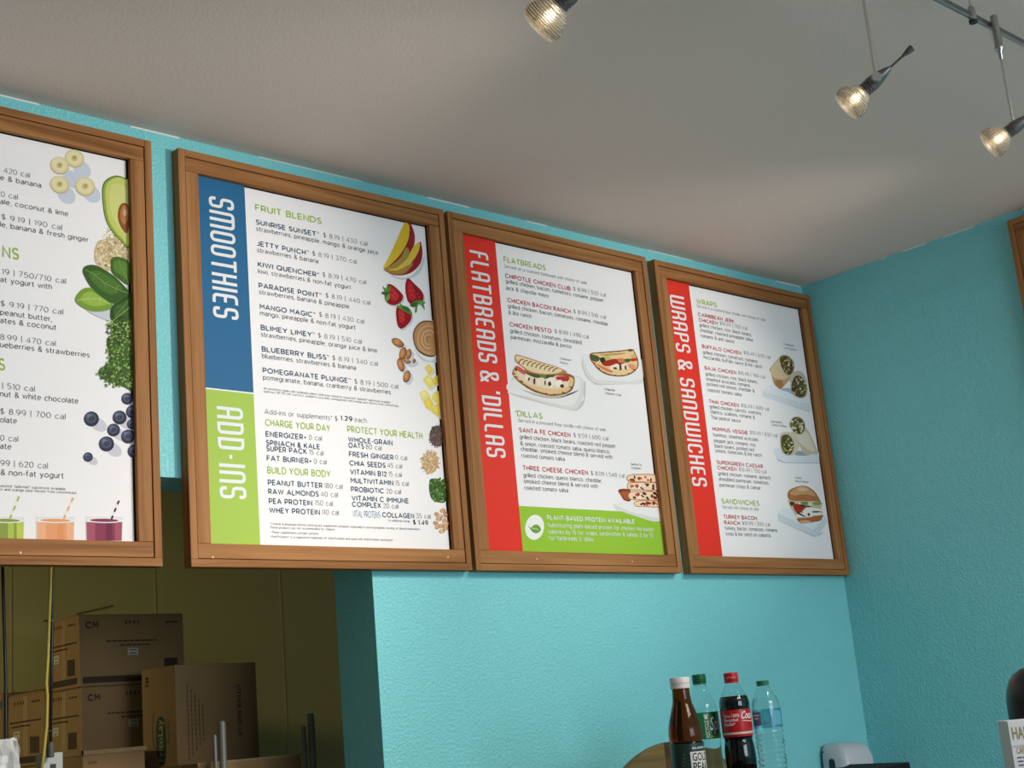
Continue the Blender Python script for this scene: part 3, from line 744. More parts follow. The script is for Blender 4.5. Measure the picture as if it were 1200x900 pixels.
P.poly((200, 178, 134), C(80, 280, 5, (195, 5), (330, -10), (370, 40), (360, 180), (245, 190), (165, 150), (150, 90), (165, 30)), 3)
ins = ((110, 262, 152, 318), lambda x, y: x > 112+max(0, 288-y)*.62)
P.pile([(226, 208, 168), (210, 186, 140), (236, 222, 190), (176, 146, 98)], 330, ins, 1.8, 1.0, 3)
P.done()
P = Pic('1', 'avocado_picture', 1)
A = [(640, 270), (560, 305), (525, 370), (525, 480), (548, 640), (600, 750), (680, 840), (760, 900), (770, 600), (770, 330), (720, 290)]
P.poly((50, 72, 34), C(50, 170, k, *A)); P.poly((146, 172, 62), C(50, 170, k, *[(x*.975+18, y*.975+14) for x, y in A]))
P.poly((200, 205, 110), C(50, 170, k, *[(x*.90+80, y*.93+36) for x, y in A])); P.poly((212, 214, 130), C(50, 170, k, (640, 340), (590, 400), (590, 540), (640, 680), (740, 780), (760, 420)))
P.poly((140, 84, 44), C(50, 170, k, (700, 512), (665, 560), (660, 650), (690, 730), (740, 775), (770, 640), (750, 530)))
P.poly((184, 122, 72), C(50, 170, k, (712, 530), (685, 575), (685, 650), (715, 700), (750, 640), (745, 550))); P.poly((214, 170, 128), C(50, 170, k, (720, 560), (705, 600), (725, 630), (740, 590)), 3)
P.done()
P = Pic('1', 'spinach_picture', 2); k = 5
P.poly((205, 208, 216), C(80, 280, k, (110, 420), (180, 460), (240, 478), (250, 430), (180, 410)))
def leaf(P, c1, c2, vein, pts, mid, shade=None):
    P.poly(c1, C(80, 280, 5, *pts)); 
    cx = sum(p[0] for p in pts)/len(pts); cy = sum(p[1] for p in pts)/len(pts)
    P.poly(c2, C(80, 280, 5, *[(cx+(x-cx)*.72, cy-6+(y-cy)*.62) for x, y in pts]))
    P.line(vein, C(80, 280, 5, *mid), .8)
    for i in range(1, len(mid)-1):
        x, y = mid[i]; dx, dy = mid[i+1][0]-x, mid[i+1][1]-y; d = math.hypot(dx, dy)
        for sg in (1, -1): P.line(vein, C(80, 280, 5, (x, y), (x+dx/d*22-sg*dy/d*26, y+dy/d*22+sg*dx/d*26)), .45)
leaf(P, (70, 104, 38), (92, 128, 52), (120, 150, 80), [(255, 112), (300, 108), (350, 130), (365, 200), (352, 270), (300, 240), (256, 200), (248, 150)], [(290, 120), (310, 170), (335, 220), (350, 260)])
leaf(P, (120, 156, 54), (150, 182, 74), (186, 208, 120), [(40, 365), (70, 305), (120, 286), (170, 310), (250, 370), (250, 410), (180, 428), (110, 418)], [(50, 362), (110, 352), (180, 352), (245, 385)])
leaf(P, (44, 76, 30), (62, 98, 40), (110, 142, 74), [(360, 330), (300, 365), (252, 400), (245, 470), (300, 485), (365, 480), (368, 400)], [(360, 350), (320, 400), (270, 460)])
leaf(P, (58, 94, 36), (78, 116, 48), (124, 156, 84), [(88, 205), (90, 170), (120, 154), (170, 160), (240, 200), (300, 250), (358, 318), (320, 350), (270, 382), (190, 340), (130, 280)], [(95, 180), (150, 210), (210, 260), (270, 290), (350, 320)])
P.line((150, 180, 90), C(80, 280, 5, (248, 490), (290, 455), (358, 402)), .8)
P.done()
P = Pic('1', 'kale_picture', 3)
P.poly((64, 92, 36), C(80, 280, 5, (222, 500), (290, 480), (370, 480), (380, 860), (330, 870), (200, 820), (178, 775), (215, 740), (240, 700), (225, 600), (250, 560), (250, 530)), 3)
ins = ((114, 376, 157, 454), lambda x, y: x > (129 if y < 400 else 125 if y < 420 else 113+abs(y-438)*.7) and not (x < 121 and y < 427))
P.pile([(92, 128, 48), (120, 156, 66), (140, 170, 86), (50, 78, 30), (72, 104, 40), (40, 64, 28), (160, 188, 104)], 330, ins, 1.9, 1.1, 8)
P.pile([(150, 182, 92), (44, 66, 30)], 60, ((124, 376, 158, 398), lambda x, y: True), 1.6, .9, 9)
P.done()
P = Pic('1', 'blueberry_picture')
for cx, cy, r in ((321, 333, 27), (374, 421, 27), (309, 467, 17), (420, 328, 25), (399, 372, 23), (447, 262, 21), (466, 308, 24), (463, 352, 18), (450, 395, 25), (472, 447, 24)):
    x, y = cx/3, 380+cy/3; r /= 3
    P.ell((206, 204, 212), x+r*.9, y+r*.7, r*1.25, r*.8, 35)
for cx, cy, r in ((321, 333, 27), (420, 328, 25), (447, 262, 21), (466, 308, 24), (463, 352, 18), (399, 372, 23), (374, 421, 27), (309, 467, 17), (450, 395, 25), (472, 447, 24)):
    x, y = cx/3, 380+cy/3; r /= 3
    P.ell((44, 46, 66), x, y, r, r); P.ell((72, 78, 104), x-r*.1, y-r*.15, r*.78, r*.72, 30); P.ell((104, 112, 138), x-r*.2, y-r*.3, r*.45, r*.32, 30)
    P.ell((34, 34, 50), x, y-r*.05, r*.34, r*.3, 0, 8); P.ell((84, 86, 110), x, y-r*.05, r*.16, r*.15, 0, 6)
P.done()
k = 7.06
def glass(P, x0, x1, c1, c2, c3, straw, cols):
    P.poly((226, 226, 226), C(0, 560, k, (x0-6, 322), (x1+6, 322), (x1, 520), (x0, 520)), 0)
    P.poly(c1, C(0, 560, k, (x0, 366), (x1, 366), (x1-4, 520), (x0+4, 520)), 0)
    w = x1-x0
    P.poly(c2, C(0, 560, k, (x0+w*.25, 372), (x0+w*.8, 372), (x0+w*.8, 520), (x0+w*.25, 520)), 0)
    P.poly(c3, C(0, 560, k, (x0+w*.55, 372), (x0+w*.72, 372), (x0+w*.72, 520), (x0+w*.55, 520)), 0)
    P.ell((240, 236, 232), (x0+w/2)/k, 560+352/k, (w/2+2)/k, 22/k, 1, 24); P.ell(c2, (x0+w/2)/k, 560+352/k, (w/2-30)/k, 14/k, 1, 20)
    (ax, ay), (bx_, by_) = straw; n = 5
    for i in range(n):
        t0, t1 = i/n, (i+1)/n
        P.line(cols[i % 2], C(0, 560, k, (ax+(bx_-ax)*t0, ay+(by_-ay)*t0), (ax+(bx_-ax)*t1, ay+(by_-ay)*t1)), 2.2)
P = Pic('1', 'smoothie_glass_picture')
glass(P, -95, 196, (190, 205, 84), (140, 158, 76), (176, 196, 80), ((158, 155), (78, 345)), [(176, 190, 90), (236, 236, 214)])
glass(P, 302, 612, (236, 178, 136), (230, 160, 112), (226, 150, 100), ((606, 165), (524, 345)), [(224, 176, 130), (240, 232, 224)])
glass(P, 712, 1010, (168, 84, 104), (140, 60, 84), (112, 46, 70), ((984, 188), (920, 345)), [(62, 54, 66), (238, 232, 234)])
P.done()

# --- board 2
k = 7.5
P = Pic('2', 'mango_picture')
P.poly(SH, C(440, 255, k, (100, 470), (200, 525), (300, 520), (380, 440), (430, 340), (400, 470), (300, 540), (180, 535)))
P.poly((150, 44, 44), C(440, 255, k, (290, 45), (330, 100), (346, 180), (330, 270), (270, 350), (180, 420), (110, 450), (70, 448), (140, 400), (260, 250)))
P.poly((166, 140, 70), C(440, 255, k, (270, 260), (220, 350), (130, 425), (75, 448), (150, 462), (240, 400), (300, 320)))
P.poly((224, 190, 54), C(440, 255, k, (252, 50), (285, 55), (298, 90), (285, 200), (220, 320), (130, 415), (68, 445), (120, 340), (190, 190)))
P.poly((150, 40, 44), C(440, 255, k, (386, 215), (408, 260), (412, 330), (390, 410), (320, 480), (230, 508), (140, 498), (72, 452), (200, 460), (320, 390)))
P.poly((176, 132, 66), C(440, 255, k, (330, 400), (300, 450), (240, 494), (150, 492), (72, 450), (180, 462), (260, 430)))
P.poly((226, 194, 66), C(440, 255, k, (384, 218), (386, 270), (350, 350), (280, 420), (190, 462), (110, 458), (190, 440), (270, 370), (330, 260)))
P.done()
P = Pic('2', 'strawberry_picture')
def berry(P, body, hl, leaves, seeds):
    P.poly((206, 206, 214), C(440, 255, k, *[(x+12, y+14) for x, y in body]))
    P.poly((150, 26, 34), C(440, 255, k, *body)); P.poly((194, 42, 48), C(440, 255, k, *hl))
    for x, y in seeds: P.ell((236, 150, 140), 440+x/k, 255+y/k, .6, .35, 60, 5)
    for i, lf in enumerate(leaves): P.poly([(86, 140, 60), (56, 104, 44), (110, 160, 80)][i % 3], C(440, 255, k, *lf), 3)
berry(P, [(110, 585), (160, 600), (215, 650), (242, 690), (225, 740), (170, 770), (110, 755), (80, 710), (90, 640)], [(130, 600), (180, 640), (205, 690), (180, 730), (130, 720), (125, 650)],
      [[(60, 600), (90, 625), (100, 600), (100, 578), (112, 610), (130, 600), (125, 640), (105, 660), (80, 650)], [(48, 665), (70, 650), (110, 655), (130, 690), (95, 690), (66, 676)], [(80, 720), (95, 690), (120, 670), (125, 700), (105, 735)]],
      [(150, 640), (170, 665), (190, 690), (160, 700), (180, 720), (145, 680)])
berry(P, [(275, 540), (300, 540), (340, 580), (400, 640), (422, 690), (410, 740), (340, 770), (290, 745), (268, 680), (262, 600)], [(290, 560), (330, 600), (350, 680), (330, 730), (290, 700), (280, 620)],
      [[(292, 780), (330, 750), (350, 760), (345, 830), (362, 830), (372, 765), (400, 770), (432, 815), (425, 760), (442, 750), (400, 728), (340, 738)], [(300, 770), (340, 745), (370, 750), (340, 790)], [(380, 740), (430, 740), (405, 760)]],
      [(310, 600), (300, 640), (330, 640), (320, 680), (350, 700), (370, 670), (385, 700)])
berry(P, [(185, 790), (230, 785), (300, 830), (318, 870), (300, 920), (240, 975), (200, 960), (182, 880)], [(205, 810), (240, 820), (260, 880), (230, 930), (205, 890)],
      [[(182, 775), (215, 770), (205, 740), (235, 770), (290, 790), (325, 850), (300, 850), (250, 820), (215, 800)], [(230, 780), (280, 795), (300, 830), (255, 810)], [(190, 780), (220, 775), (215, 800)]],
      [(215, 840), (240, 850), (225, 880), (250, 900), (215, 910)])
P.done()
P = Pic('2', 'nut_butter_picture')
X = lambda *p: C(450, 365, 7.5, *p)
P.poly((206, 208, 214), X((250, 170), (270, 330), (340, 430), (460, 450), (460, 420), (300, 300)))
P.poly((236, 236, 236), X((400, 72), (300, 90), (248, 180), (262, 300), (330, 400), (440, 430), (560, 300), (500, 120)))
P.poly((110, 76, 44), X((390, 80), (310, 100), (255, 185), (268, 300), (330, 375), (440, 398), (560, 300), (500, 120)))
P.poly((188, 138, 90), X((390, 92), (315, 110), (266, 190), (280, 300), (340, 362), (440, 385), (560, 300), (500, 120)))
for a, w, c in ((105, 2.6, (204, 160, 112)), (80, 1.2, (168, 120, 76)), (70, 2.2, (212, 170, 124)), (48, 1.2, (168, 120, 76)), (40, 2.0, (208, 162, 112)), (20, 1.2, (158, 108, 66))):
    P.line(c, X(*[(392+a*math.cos(math.radians(t))*.9, 245+a*1.15*math.sin(math.radians(t))) for t in range(80, 330, 12)]), w)
P.done()
P = Pic('2', 'almond_picture')
for cx, cy, rx, ry, rt in ((120, 275, 60, 34, 32), (165, 370, 32, 58, 14), (235, 440, 45, 28, -14), (202, 432, 36, 26, 20), (218, 372, 24, 44, 8), (147, 470, 30, 62, -16), (200, 572, 32, 54, 14)):
    P.ell((206, 208, 216), 450+(cx+22)/7.5, 365+(cy+22)/7.5, rx/7.5, ry/7.5, rt)
    P.ell((122, 68, 34), 450+cx/7.5, 365+cy/7.5, rx/7.5, ry/7.5, rt); P.ell((186, 124, 74), 450+(cx-3)/7.5, 365+(cy-3)/7.5, rx/7.5*.82, ry/7.5*.82, rt)
    P.ell((206, 150, 98), 450+(cx-6)/7.5, 365+(cy-6)/7.5, rx/7.5*.4, ry/7.5*.5, rt, 8)
P.done()
P = Pic('2', 'pineapple_picture')
for a, b in (([(355, 490), (395, 460), (438, 520), (400, 568)], (236, 214, 96)), ([(338, 600), (375, 560), (420, 580), (455, 630), (402, 690)], (238, 222, 120)), ([(420, 600), (480, 560), (480, 640), (440, 650)], (228, 200, 80)),
             ([(310, 710), (365, 690), (400, 735), (335, 790)], (240, 224, 130)), ([(345, 790), (395, 745), (440, 820), (405, 868), (370, 850)], (234, 208, 84)), ([(420, 760), (440, 710), (480, 700), (480, 810), (445, 800)], (236, 212, 92)), ([(410, 870), (450, 820), (490, 810), (490, 940), (440, 900)], (232, 206, 84))):
    P.poly((224, 222, 200), X(*[(x+14, y+12) for x, y in a]), 0); P.poly(b, X(*a), 0)
    cx = sum(p[0] for p in a)/len(a); cy = sum(p[1] for p in a)/len(a); P.poly(tuple(min(255, v+10) for v in b), X(*[(cx+(x-cx)*.5-6, cy+(y-cy)*.5-6) for x, y in a]), 0)
P.done()
Y = lambda *p: C(480, 480, 5.625, *p)
disc = lambda cx, cy, r, ry=None: ((cx-r, cy-(ry or r), cx+r, cy+(ry or r)), lambda x, y: ((x-cx)/r)**2+((y-cy)/(ry or r))**2 < 1)
P = Pic('2', 'chia_picture'); P.ell((96, 78, 70), 512, 511, 9, 12.5, 0); P.pile([(70, 56, 52), (120, 100, 90), (50, 42, 42), (142, 122, 110)], 170, disc(512, 511, 10.5, 14), .8, .55, 2); P.done()
P = Pic('2', 'rolled_oats_picture'); P.ell((196, 164, 122), 504, 542, 10, 13, 0); P.pile([(222, 190, 148), (206, 170, 126), (236, 212, 176), (176, 136, 92)], 120, disc(504, 542, 11.5, 14.5), 1.5, .9, 5); P.done()
P = Pic('2', 'kale_leaf_picture')
P.poly((60, 92, 38), Y((135, 460), (165, 455), (200, 470), (235, 460), (240, 600), (190, 612), (145, 590), (130, 540), (128, 500)), 3)
P.pile([(96, 132, 66), (70, 104, 46), (124, 156, 92), (44, 72, 32)], 90, ((503, 561, 523, 588), lambda x, y: x > 503+abs(y-572)*.25), 1.8, 1.0, 6); P.done()
P = Pic('2', 'seeds_picture')
random.seed(3)
for cx, cy in ((178, 690), (215, 665), (200, 700), (235, 690), (190, 720), (225, 730), (170, 748), (205, 765), (240, 750), (210, 800), (235, 780), (180, 770)):
    P.ell((168, 124, 82), *Y((cx+2, cy+2))[0], 3.6, 2.6, random.uniform(0, 180), 8); P.ell(random.choice([(222, 188, 148), (212, 172, 128), (204, 150, 118)]), *Y((cx, cy))[0], 3.2, 2.2, random.uniform(0, 180), 8)
P.done()

# --- board 3
X = lambda *p: C(590, 400, 10, *p)
P = Pic('3', 'pesto_flatbread_picture')
P.poly((206, 202, 196), X((70, 610), (400, 715), (770, 805), (880, 800), (950, 700), (960, 480), (920, 520), (870, 740)), 3)
P.poly((226, 223, 218), X((62, 560), (62, 612), (250, 655), (640, 770), (800, 800), (880, 770), (930, 640), (940, 470), (900, 420), (800, 400), (300, 360), (120, 400)), 3)
P.poly((238, 236, 232), X((66, 480), (66, 590), (300, 650), (700, 750), (820, 740), (880, 640), (900, 470), (840, 420), (400, 380)), 3)
P.poly((196, 186, 176), X((200, 560), (450, 660), (700, 660), (880, 570), (800, 620), (500, 640)), 3)
P.poly((150, 96, 52), X((110, 400), (105, 360), (140, 300), (220, 330), (500, 380), (700, 370), (810, 400), (835, 460), (810, 560), (740, 615), (600, 640), (480, 630), (330, 580), (180, 480)), 3)
P.poly((232, 196, 140), X((118, 400), (120, 350), (160, 320), (300, 380), (600, 400), (790, 420), (820, 470), (790, 550), (720, 600), (600, 620), (500, 612), (350, 560), (200, 470)), 3)
P.poly((236, 214, 186), X((160, 330), (330, 400), (600, 400), (740, 420), (760, 500), (640, 560), (480, 550), (300, 500), (180, 420)), 3)
for q, c in (([(140, 290), (190, 300), (260, 360), (240, 390), (150, 330)], (206, 92, 78)), ([(610, 420), (700, 410), (770, 420), (750, 470), (660, 470)], (190, 48, 44)), ([(260, 370), (380, 380), (560, 370), (600, 410), (480, 440), (350, 420)], (74, 84, 44)), ([(420, 390), (500, 380), (490, 430), (440, 430)], (112, 128, 66)),
             ([(250, 410), (300, 400), (320, 440), (270, 460)], (246, 230, 208)), ([(380, 440), (470, 430), (490, 500), (400, 510)], (244, 224, 200)), ([(500, 450), (570, 420), (610, 480), (560, 540), (520, 520)], (248, 234, 216)), ([(600, 490), (660, 450), (700, 490), (640, 540)], (250, 240, 224)), ([(330, 430), (370, 430), (380, 500), (340, 490)], (234, 200, 170)), ([(690, 480), (740, 470), (760, 520), (710, 540)], (242, 220, 196)),
             ([(352, 440), (372, 440), (368, 500), (350, 500)], (70, 46, 34)), ([(520, 490), (545, 470), (560, 510), (530, 525)], (70, 40, 30)), ([(660, 520), (690, 500), (710, 530), (680, 545)], (80, 46, 32)), ([(290, 430), (310, 420), (305, 460), (285, 460)], (110, 70, 46)), ([(480, 460), (495, 470), (490, 515), (478, 505)], (84, 60, 36)), ([(135, 320), (160, 330), (150, 350), (138, 345)], (50, 34, 26))):
    P.poly(c, X(*q), 3)
P.poly((196, 136, 80), X((140, 160), (200, 165), (420, 235), (600, 290), (700, 330), (740, 370), (600, 390), (430, 390), (300, 360), (200, 290), (135, 230)), 3)
P.poly((238, 214, 170), X((150, 172), (210, 180), (420, 248), (600, 300), (690, 340), (600, 378), (440, 378), (310, 348), (210, 280), (150, 220)), 3)
for i in range(9):
    x = 190+i*50; P.line((124, 74, 42), X((x-14, 262+i*12.5), (x-6, 236+i*13), (x+12, 216+i*13.5), (x+44, 210+i*13.5)), 1.25)
for x, y in ((150, 420), (210, 470), (280, 540), (370, 590), (500, 615), (600, 625), (700, 600), (790, 540), (120, 380)): P.ell((120, 66, 34), *X((x, y))[0], 2.2, .8, 20, 8)
P.done()
X = lambda *p: C(675, 395, 11.25, *p)
P = Pic('3', 'club_flatbread_picture')
P.poly((204, 202, 196), X((70, 320), (120, 500), (220, 600), (320, 632), (870, 608), (880, 590), (300, 610), (150, 480)), 3)
P.poly((226, 224, 218), X((100, 235), (75, 300), (120, 460), (200, 570), (330, 618), (600, 618), (875, 600), (880, 300), (500, 220), (200, 228)), 3)
P.poly((238, 236, 232), X((120, 240), (100, 300), (150, 430), (230, 530), (350, 570), (870, 560), (880, 300), (500, 220)), 3)
P.poly((140, 88, 46), X((190, 215), (300, 200), (600, 175), (740, 158), (775, 200), (815, 290), (820, 390), (740, 480), (600, 520), (430, 505), (300, 440), (215, 340), (180, 280)), 3)
P.poly((236, 204, 148), X((215, 225), (330, 215), (600, 190), (740, 172), (765, 210), (800, 300), (805, 385), (730, 465), (600, 505), (440, 488), (320, 430), (235, 340), (205, 290)), 3)
for q, c in (([(195, 235), (260, 240), (310, 270), (290, 320), (230, 320), (200, 290)], (78, 92, 46)), ([(310, 280), (380, 270), (400, 330), (340, 345)], (60, 40, 30)), ([(370, 250), (440, 250), (450, 300), (400, 320)], (190, 196, 110)), ([(340, 340), (480, 290), (600, 300), (640, 350), (500, 370), (390, 385)], (170, 40, 34)), ([(540, 290), (620, 280), (650, 330), (580, 340)], (214, 130, 80)), ([(640, 290), (720, 290), (700, 330), (650, 330)], (84, 92, 46)),
             ([(720, 240), (780, 230), (790, 270), (740, 280)], (206, 190, 90)), ([(720, 285), (810, 280), (800, 310), (730, 320)], (190, 60, 44)), ([(450, 390), (540, 350), (580, 400), (520, 430), (460, 430)], (246, 228, 210)), ([(590, 370), (650, 350), (690, 410), (620, 430)], (246, 228, 212)), ([(570, 350), (590, 350), (600, 430), (575, 430)], (70, 40, 30)), ([(640, 380), (660, 380), (665, 430), (645, 425)], (76, 48, 34)), ([(260, 350), (380, 400), (480, 450), (460, 470), (340, 420)], (222, 130, 90)), ([(690, 360), (780, 370), (760, 440), (700, 400)], (232, 150, 110)),
             ([(300, 235), (500, 215), (650, 210), (600, 230), (400, 245)], (196, 150, 96)), ([(680, 170), (740, 165), (745, 185), (700, 190)], (110, 60, 48)), ([(490, 400), (530, 400), (540, 420), (500, 425)], (90, 60, 40))):
    P.poly(c, X(*q), 3)
for x, y in ((300, 410), (380, 470), (430, 495), (520, 505), (610, 508), (700, 480), (240, 340), (760, 430), (320, 205), (450, 198), (560, 188)): P.ell((96, 54, 30), *X((x, y))[0], 1.7, .6, 15, 8)
P.done()
X = lambda *p: C(710, 535, 11.25, *p)
P = Pic('3', 'quesadilla_picture')
P.poly((222, 220, 216), X((90, 630), (130, 700), (590, 850), (640, 860), (720, 850), (720, 700), (500, 640), (300, 600)), 0)
P.poly((238, 236, 233), X((90, 622), (160, 590), (500, 600), (720, 680), (720, 810), (620, 800), (300, 720)), 0)
P.poly((120, 56, 30), X((160, 445), (230, 425), (320, 440), (330, 520), (320, 590), (240, 575), (200, 520)), 3); P.poly((178, 92, 58), X((185, 470), (300, 460), (310, 560), (250, 562), (215, 520)), 3); P.poly((150, 60, 40), X((180, 448), (240, 432), (300, 445), (260, 462)), 3)
random.seed(12)
for i, (x0, y0, x1, h) in enumerate(((380, 590, 680, 80), (305, 470, 680, 110), (290, 350, 660, 100), (285, 245, 640, 100))):
    P.poly((196, 130, 84), X((x0, y0), ((x0+x1)/2, y0-14), (x1+20, y0-4), (x1+30, y0+h), ((x0+x1)/2, y0+h-6), (x0+10, y0+h-10)), 2); P.poly((244, 216, 182), X((x0+8, y0+8), ((x0+x1)/2, y0-2), (x1+20, y0+6), (x1+30, y0+h-12), ((x0+x1)/2, y0+h-16), (x0+18, y0+h-20)), 2)
    for q in range(13):
        cx = random.uniform(x0+30, x1-5); cy = random.uniform(y0+18, y0+h-24)
        P.ell(random.choice([(170, 44, 30), (150, 60, 36), (70, 38, 30), (206, 110, 70), (110, 34, 24), (248, 232, 214)]), *X((cx, cy))[0], random.uniform(1.4, 3.0), random.uniform(1, 1.8), random.uniform(0, 90), 7)
P.done()
P = Pic('3', 'leaf_emblem')
P.ell((240, 242, 236), 626.4, 618, 11, 14.7, 8, 32)
P.poly((120, 160, 60), [(618.5, 616), (622, 618), (626, 615), (631, 615.5), (634, 621), (629, 625), (624, 623.5), (621, 619.5)], 4)
P.line((240, 242, 236), [(620, 617), (625, 619.5), (631, 620.5)], .5)
P.done()

# --- board 4
def wrapfill(P, X, pts, seed, pal):
    P.poly((206, 196, 170), X(*pts), 3); cx = sum(p[0] for p in pts)/len(pts); cy = sum(p[1] for p in pts)/len(pts)
    P.poly((96, 84, 52), X(*[(cx+(x-cx)*.88, cy+(y-cy)*.9) for x, y in pts]), 3)
    rx = (max(p[0] for p in pts)-min(p[0] for p in pts))/2*.8; ry = (max(p[1] for p in pts)-min(p[1] for p in pts))/2*.84
    random.seed(seed)
    for i in range(46):
        a = random.uniform(0, 6.28); q = math.sqrt(random.random()); P.ell(random.choice(pal), *X((cx+rx*q*math.cos(a), cy+ry*q*math.sin(a)))[0], random.uniform(.9, 2.0), random.uniform(.6, 1.3), random.uniform(0, 180), 7)
PAL = [(70, 84, 40), (120, 134, 64), (222, 206, 174), (206, 170, 130), (60, 40, 32), (110, 50, 36), (170, 156, 84), (232, 222, 204), (52, 60, 34)]
PAL2 = [(96, 120, 50), (140, 160, 80), (226, 214, 190), (200, 170, 150), (56, 44, 40), (70, 88, 40), (240, 236, 226), (160, 150, 80)]
X = lambda *p: C(885, 395, 10, *p)
P = Pic('4', 'jerk_wrap_picture')
P.poly((190, 198, 204), X((95, 700), (630, 880), (640, 865), (110, 680)), 0)
P.poly((220, 226, 230), X((80, 640), (170, 560), (400, 560), (640, 640), (660, 870), (600, 862), (100, 705)), 0); P.poly((232, 236, 240), X((90, 635), (170, 555), (400, 560), (640, 640), (640, 780), (500, 760)), 0)
P.poly((176, 182, 188), X((290, 610), (420, 600), (460, 690), (400, 650)), 3)
P.poly((196, 160, 116), X((275, 250), (170, 375), (185, 420), (215, 540), (270, 600), (310, 605), (420, 470), (440, 400), (340, 300)), 3); P.poly((222, 196, 158), X((275, 260), (180, 375), (215, 470), (330, 500), (400, 440), (350, 320)), 3); P.poly((170, 124, 80), X((225, 520), (300, 500), (330, 560), (300, 595), (260, 585)), 3)
wrapfill(P, X, [(275, 240), (340, 205), (420, 240), (462, 320), (450, 410), (400, 460), (340, 420), (300, 350)], 5, PAL)
P.poly((206, 190, 160), X((400, 520), (430, 430), (500, 395), (570, 440), (605, 540), (500, 560)), 3)
wrapfill(P, X, [(415, 540), (450, 455), (510, 435), (580, 500), (612, 600), (590, 700), (520, 722), (450, 680), (415, 610)], 6, PAL)
P.done()
X = lambda *p: C(890, 475, 11.25, *p)
P = Pic('4', 'caesar_wrap_picture')
P.poly((182, 190, 196), X((200, 620), (240, 730), (320, 762), (790, 765), (790, 752), (330, 745), (250, 700)), 0)
P.poly((222, 228, 232), X((185, 580), (240, 560), (700, 600), (790, 620), (790, 755), (320, 750), (240, 710), (200, 640)), 0)
P.poly((160, 166, 172), X((460, 650), (520, 600), (670, 650), (560, 665)), 3)
P.poly((206, 190, 164), X((400, 370), (480, 420), (560, 600), (640, 660), (690, 640), (770, 640), (720, 500), (610, 290), (500, 330)), 3); P.poly((226, 214, 194), X((470, 400), (600, 330), (690, 480), (730, 600), (680, 600), (560, 520)), 3)
wrapfill(P, X, [(390, 240), (430, 165), (500, 145), (570, 180), (606, 260), (600, 340), (540, 392), (450, 360), (405, 290)], 7, PAL2)
P.poly((214, 200, 174), X((270, 400), (340, 350), (450, 370), (520, 480), (510, 580), (430, 660), (340, 620)), 3)
wrapfill(P, X, [(280, 400), (340, 370), (410, 400), (460, 500), (450, 610), (400, 665), (330, 650), (285, 580), (270, 480)], 8, PAL2)
P.done()
X = lambda *p: C(900, 555, 11.25, *p)
P = Pic('4', 'ciabatta_picture')
P.poly((186, 194, 198), X((130, 620), (600, 832), (670, 822), (740, 770), (620, 810)), 0)
P.poly((212, 220, 224), X((125, 530), (210, 450), (760, 560), (780, 640), (660, 820), (590, 815), (135, 620)), 0); P.poly((228, 234, 238), X((130, 525), (210, 450), (760, 560), (600, 740)), 0)
P.poly((176, 116, 70), X((255, 270), (290, 210), (400, 168), (500, 165), (610, 230), (680, 340), (680, 370), (500, 375), (340, 370), (270, 330)), 3); P.poly((204, 156, 112), X((290, 250), (400, 180), (500, 180), (590, 240), (620, 300), (480, 270), (350, 290)), 3); P.poly((222, 186, 148), X((380, 200), (470, 180), (540, 215), (450, 235)), 3)
P.poly((206, 186, 160), X((265, 340), (340, 360), (690, 370), (700, 450), (715, 560), (600, 590), (400, 590), (330, 500), (280, 420)), 3)
for q, c in (([(290, 370), (350, 380), (330, 420), (295, 420)], (60, 70, 34)), ([(430, 375), (530, 375), (520, 410), (450, 415)], (120, 144, 70)), ([(590, 380), (690, 372), (680, 410), (620, 415)], (130, 156, 78)), ([(340, 400), (480, 420), (470, 500), (380, 510), (340, 460)], (168, 52, 44)), ([(530, 385), (560, 380), (570, 420), (540, 420)], (230, 224, 190)), ([(400, 380), (440, 400), (410, 405)], (236, 230, 204)),
             ([(450, 500), (540, 440), (600, 470), (580, 570), (520, 580)], (240, 236, 226)), ([(600, 450), (700, 470), (690, 500), (600, 480)], (240, 236, 226)), ([(590, 520), (700, 520), (700, 550), (600, 550)], (240, 236, 226)), ([(370, 540), (440, 520), (480, 570), (390, 575)], (238, 234, 222)), ([(520, 530), (545, 520), (550, 555), (528, 560)], (90, 50, 40)), ([(580, 500), (690, 495), (650, 512), (590, 512)], (70, 52, 44)), ([(390, 505), (480, 560), (460, 565), (380, 525)], (60, 46, 40)), ([(420, 415), (560, 430), (540, 445), (430, 430)], (50, 52, 36))):
    P.poly(c, X(*q), 3)
P.poly((172, 108, 62), X((380, 590), (500, 585), (710, 545), (715, 580), (680, 625), (560, 645), (450, 658), (400, 630)), 3); P.poly((216, 176, 134), X((420, 625), (520, 615), (560, 640), (460, 652)), 3)
P.done()
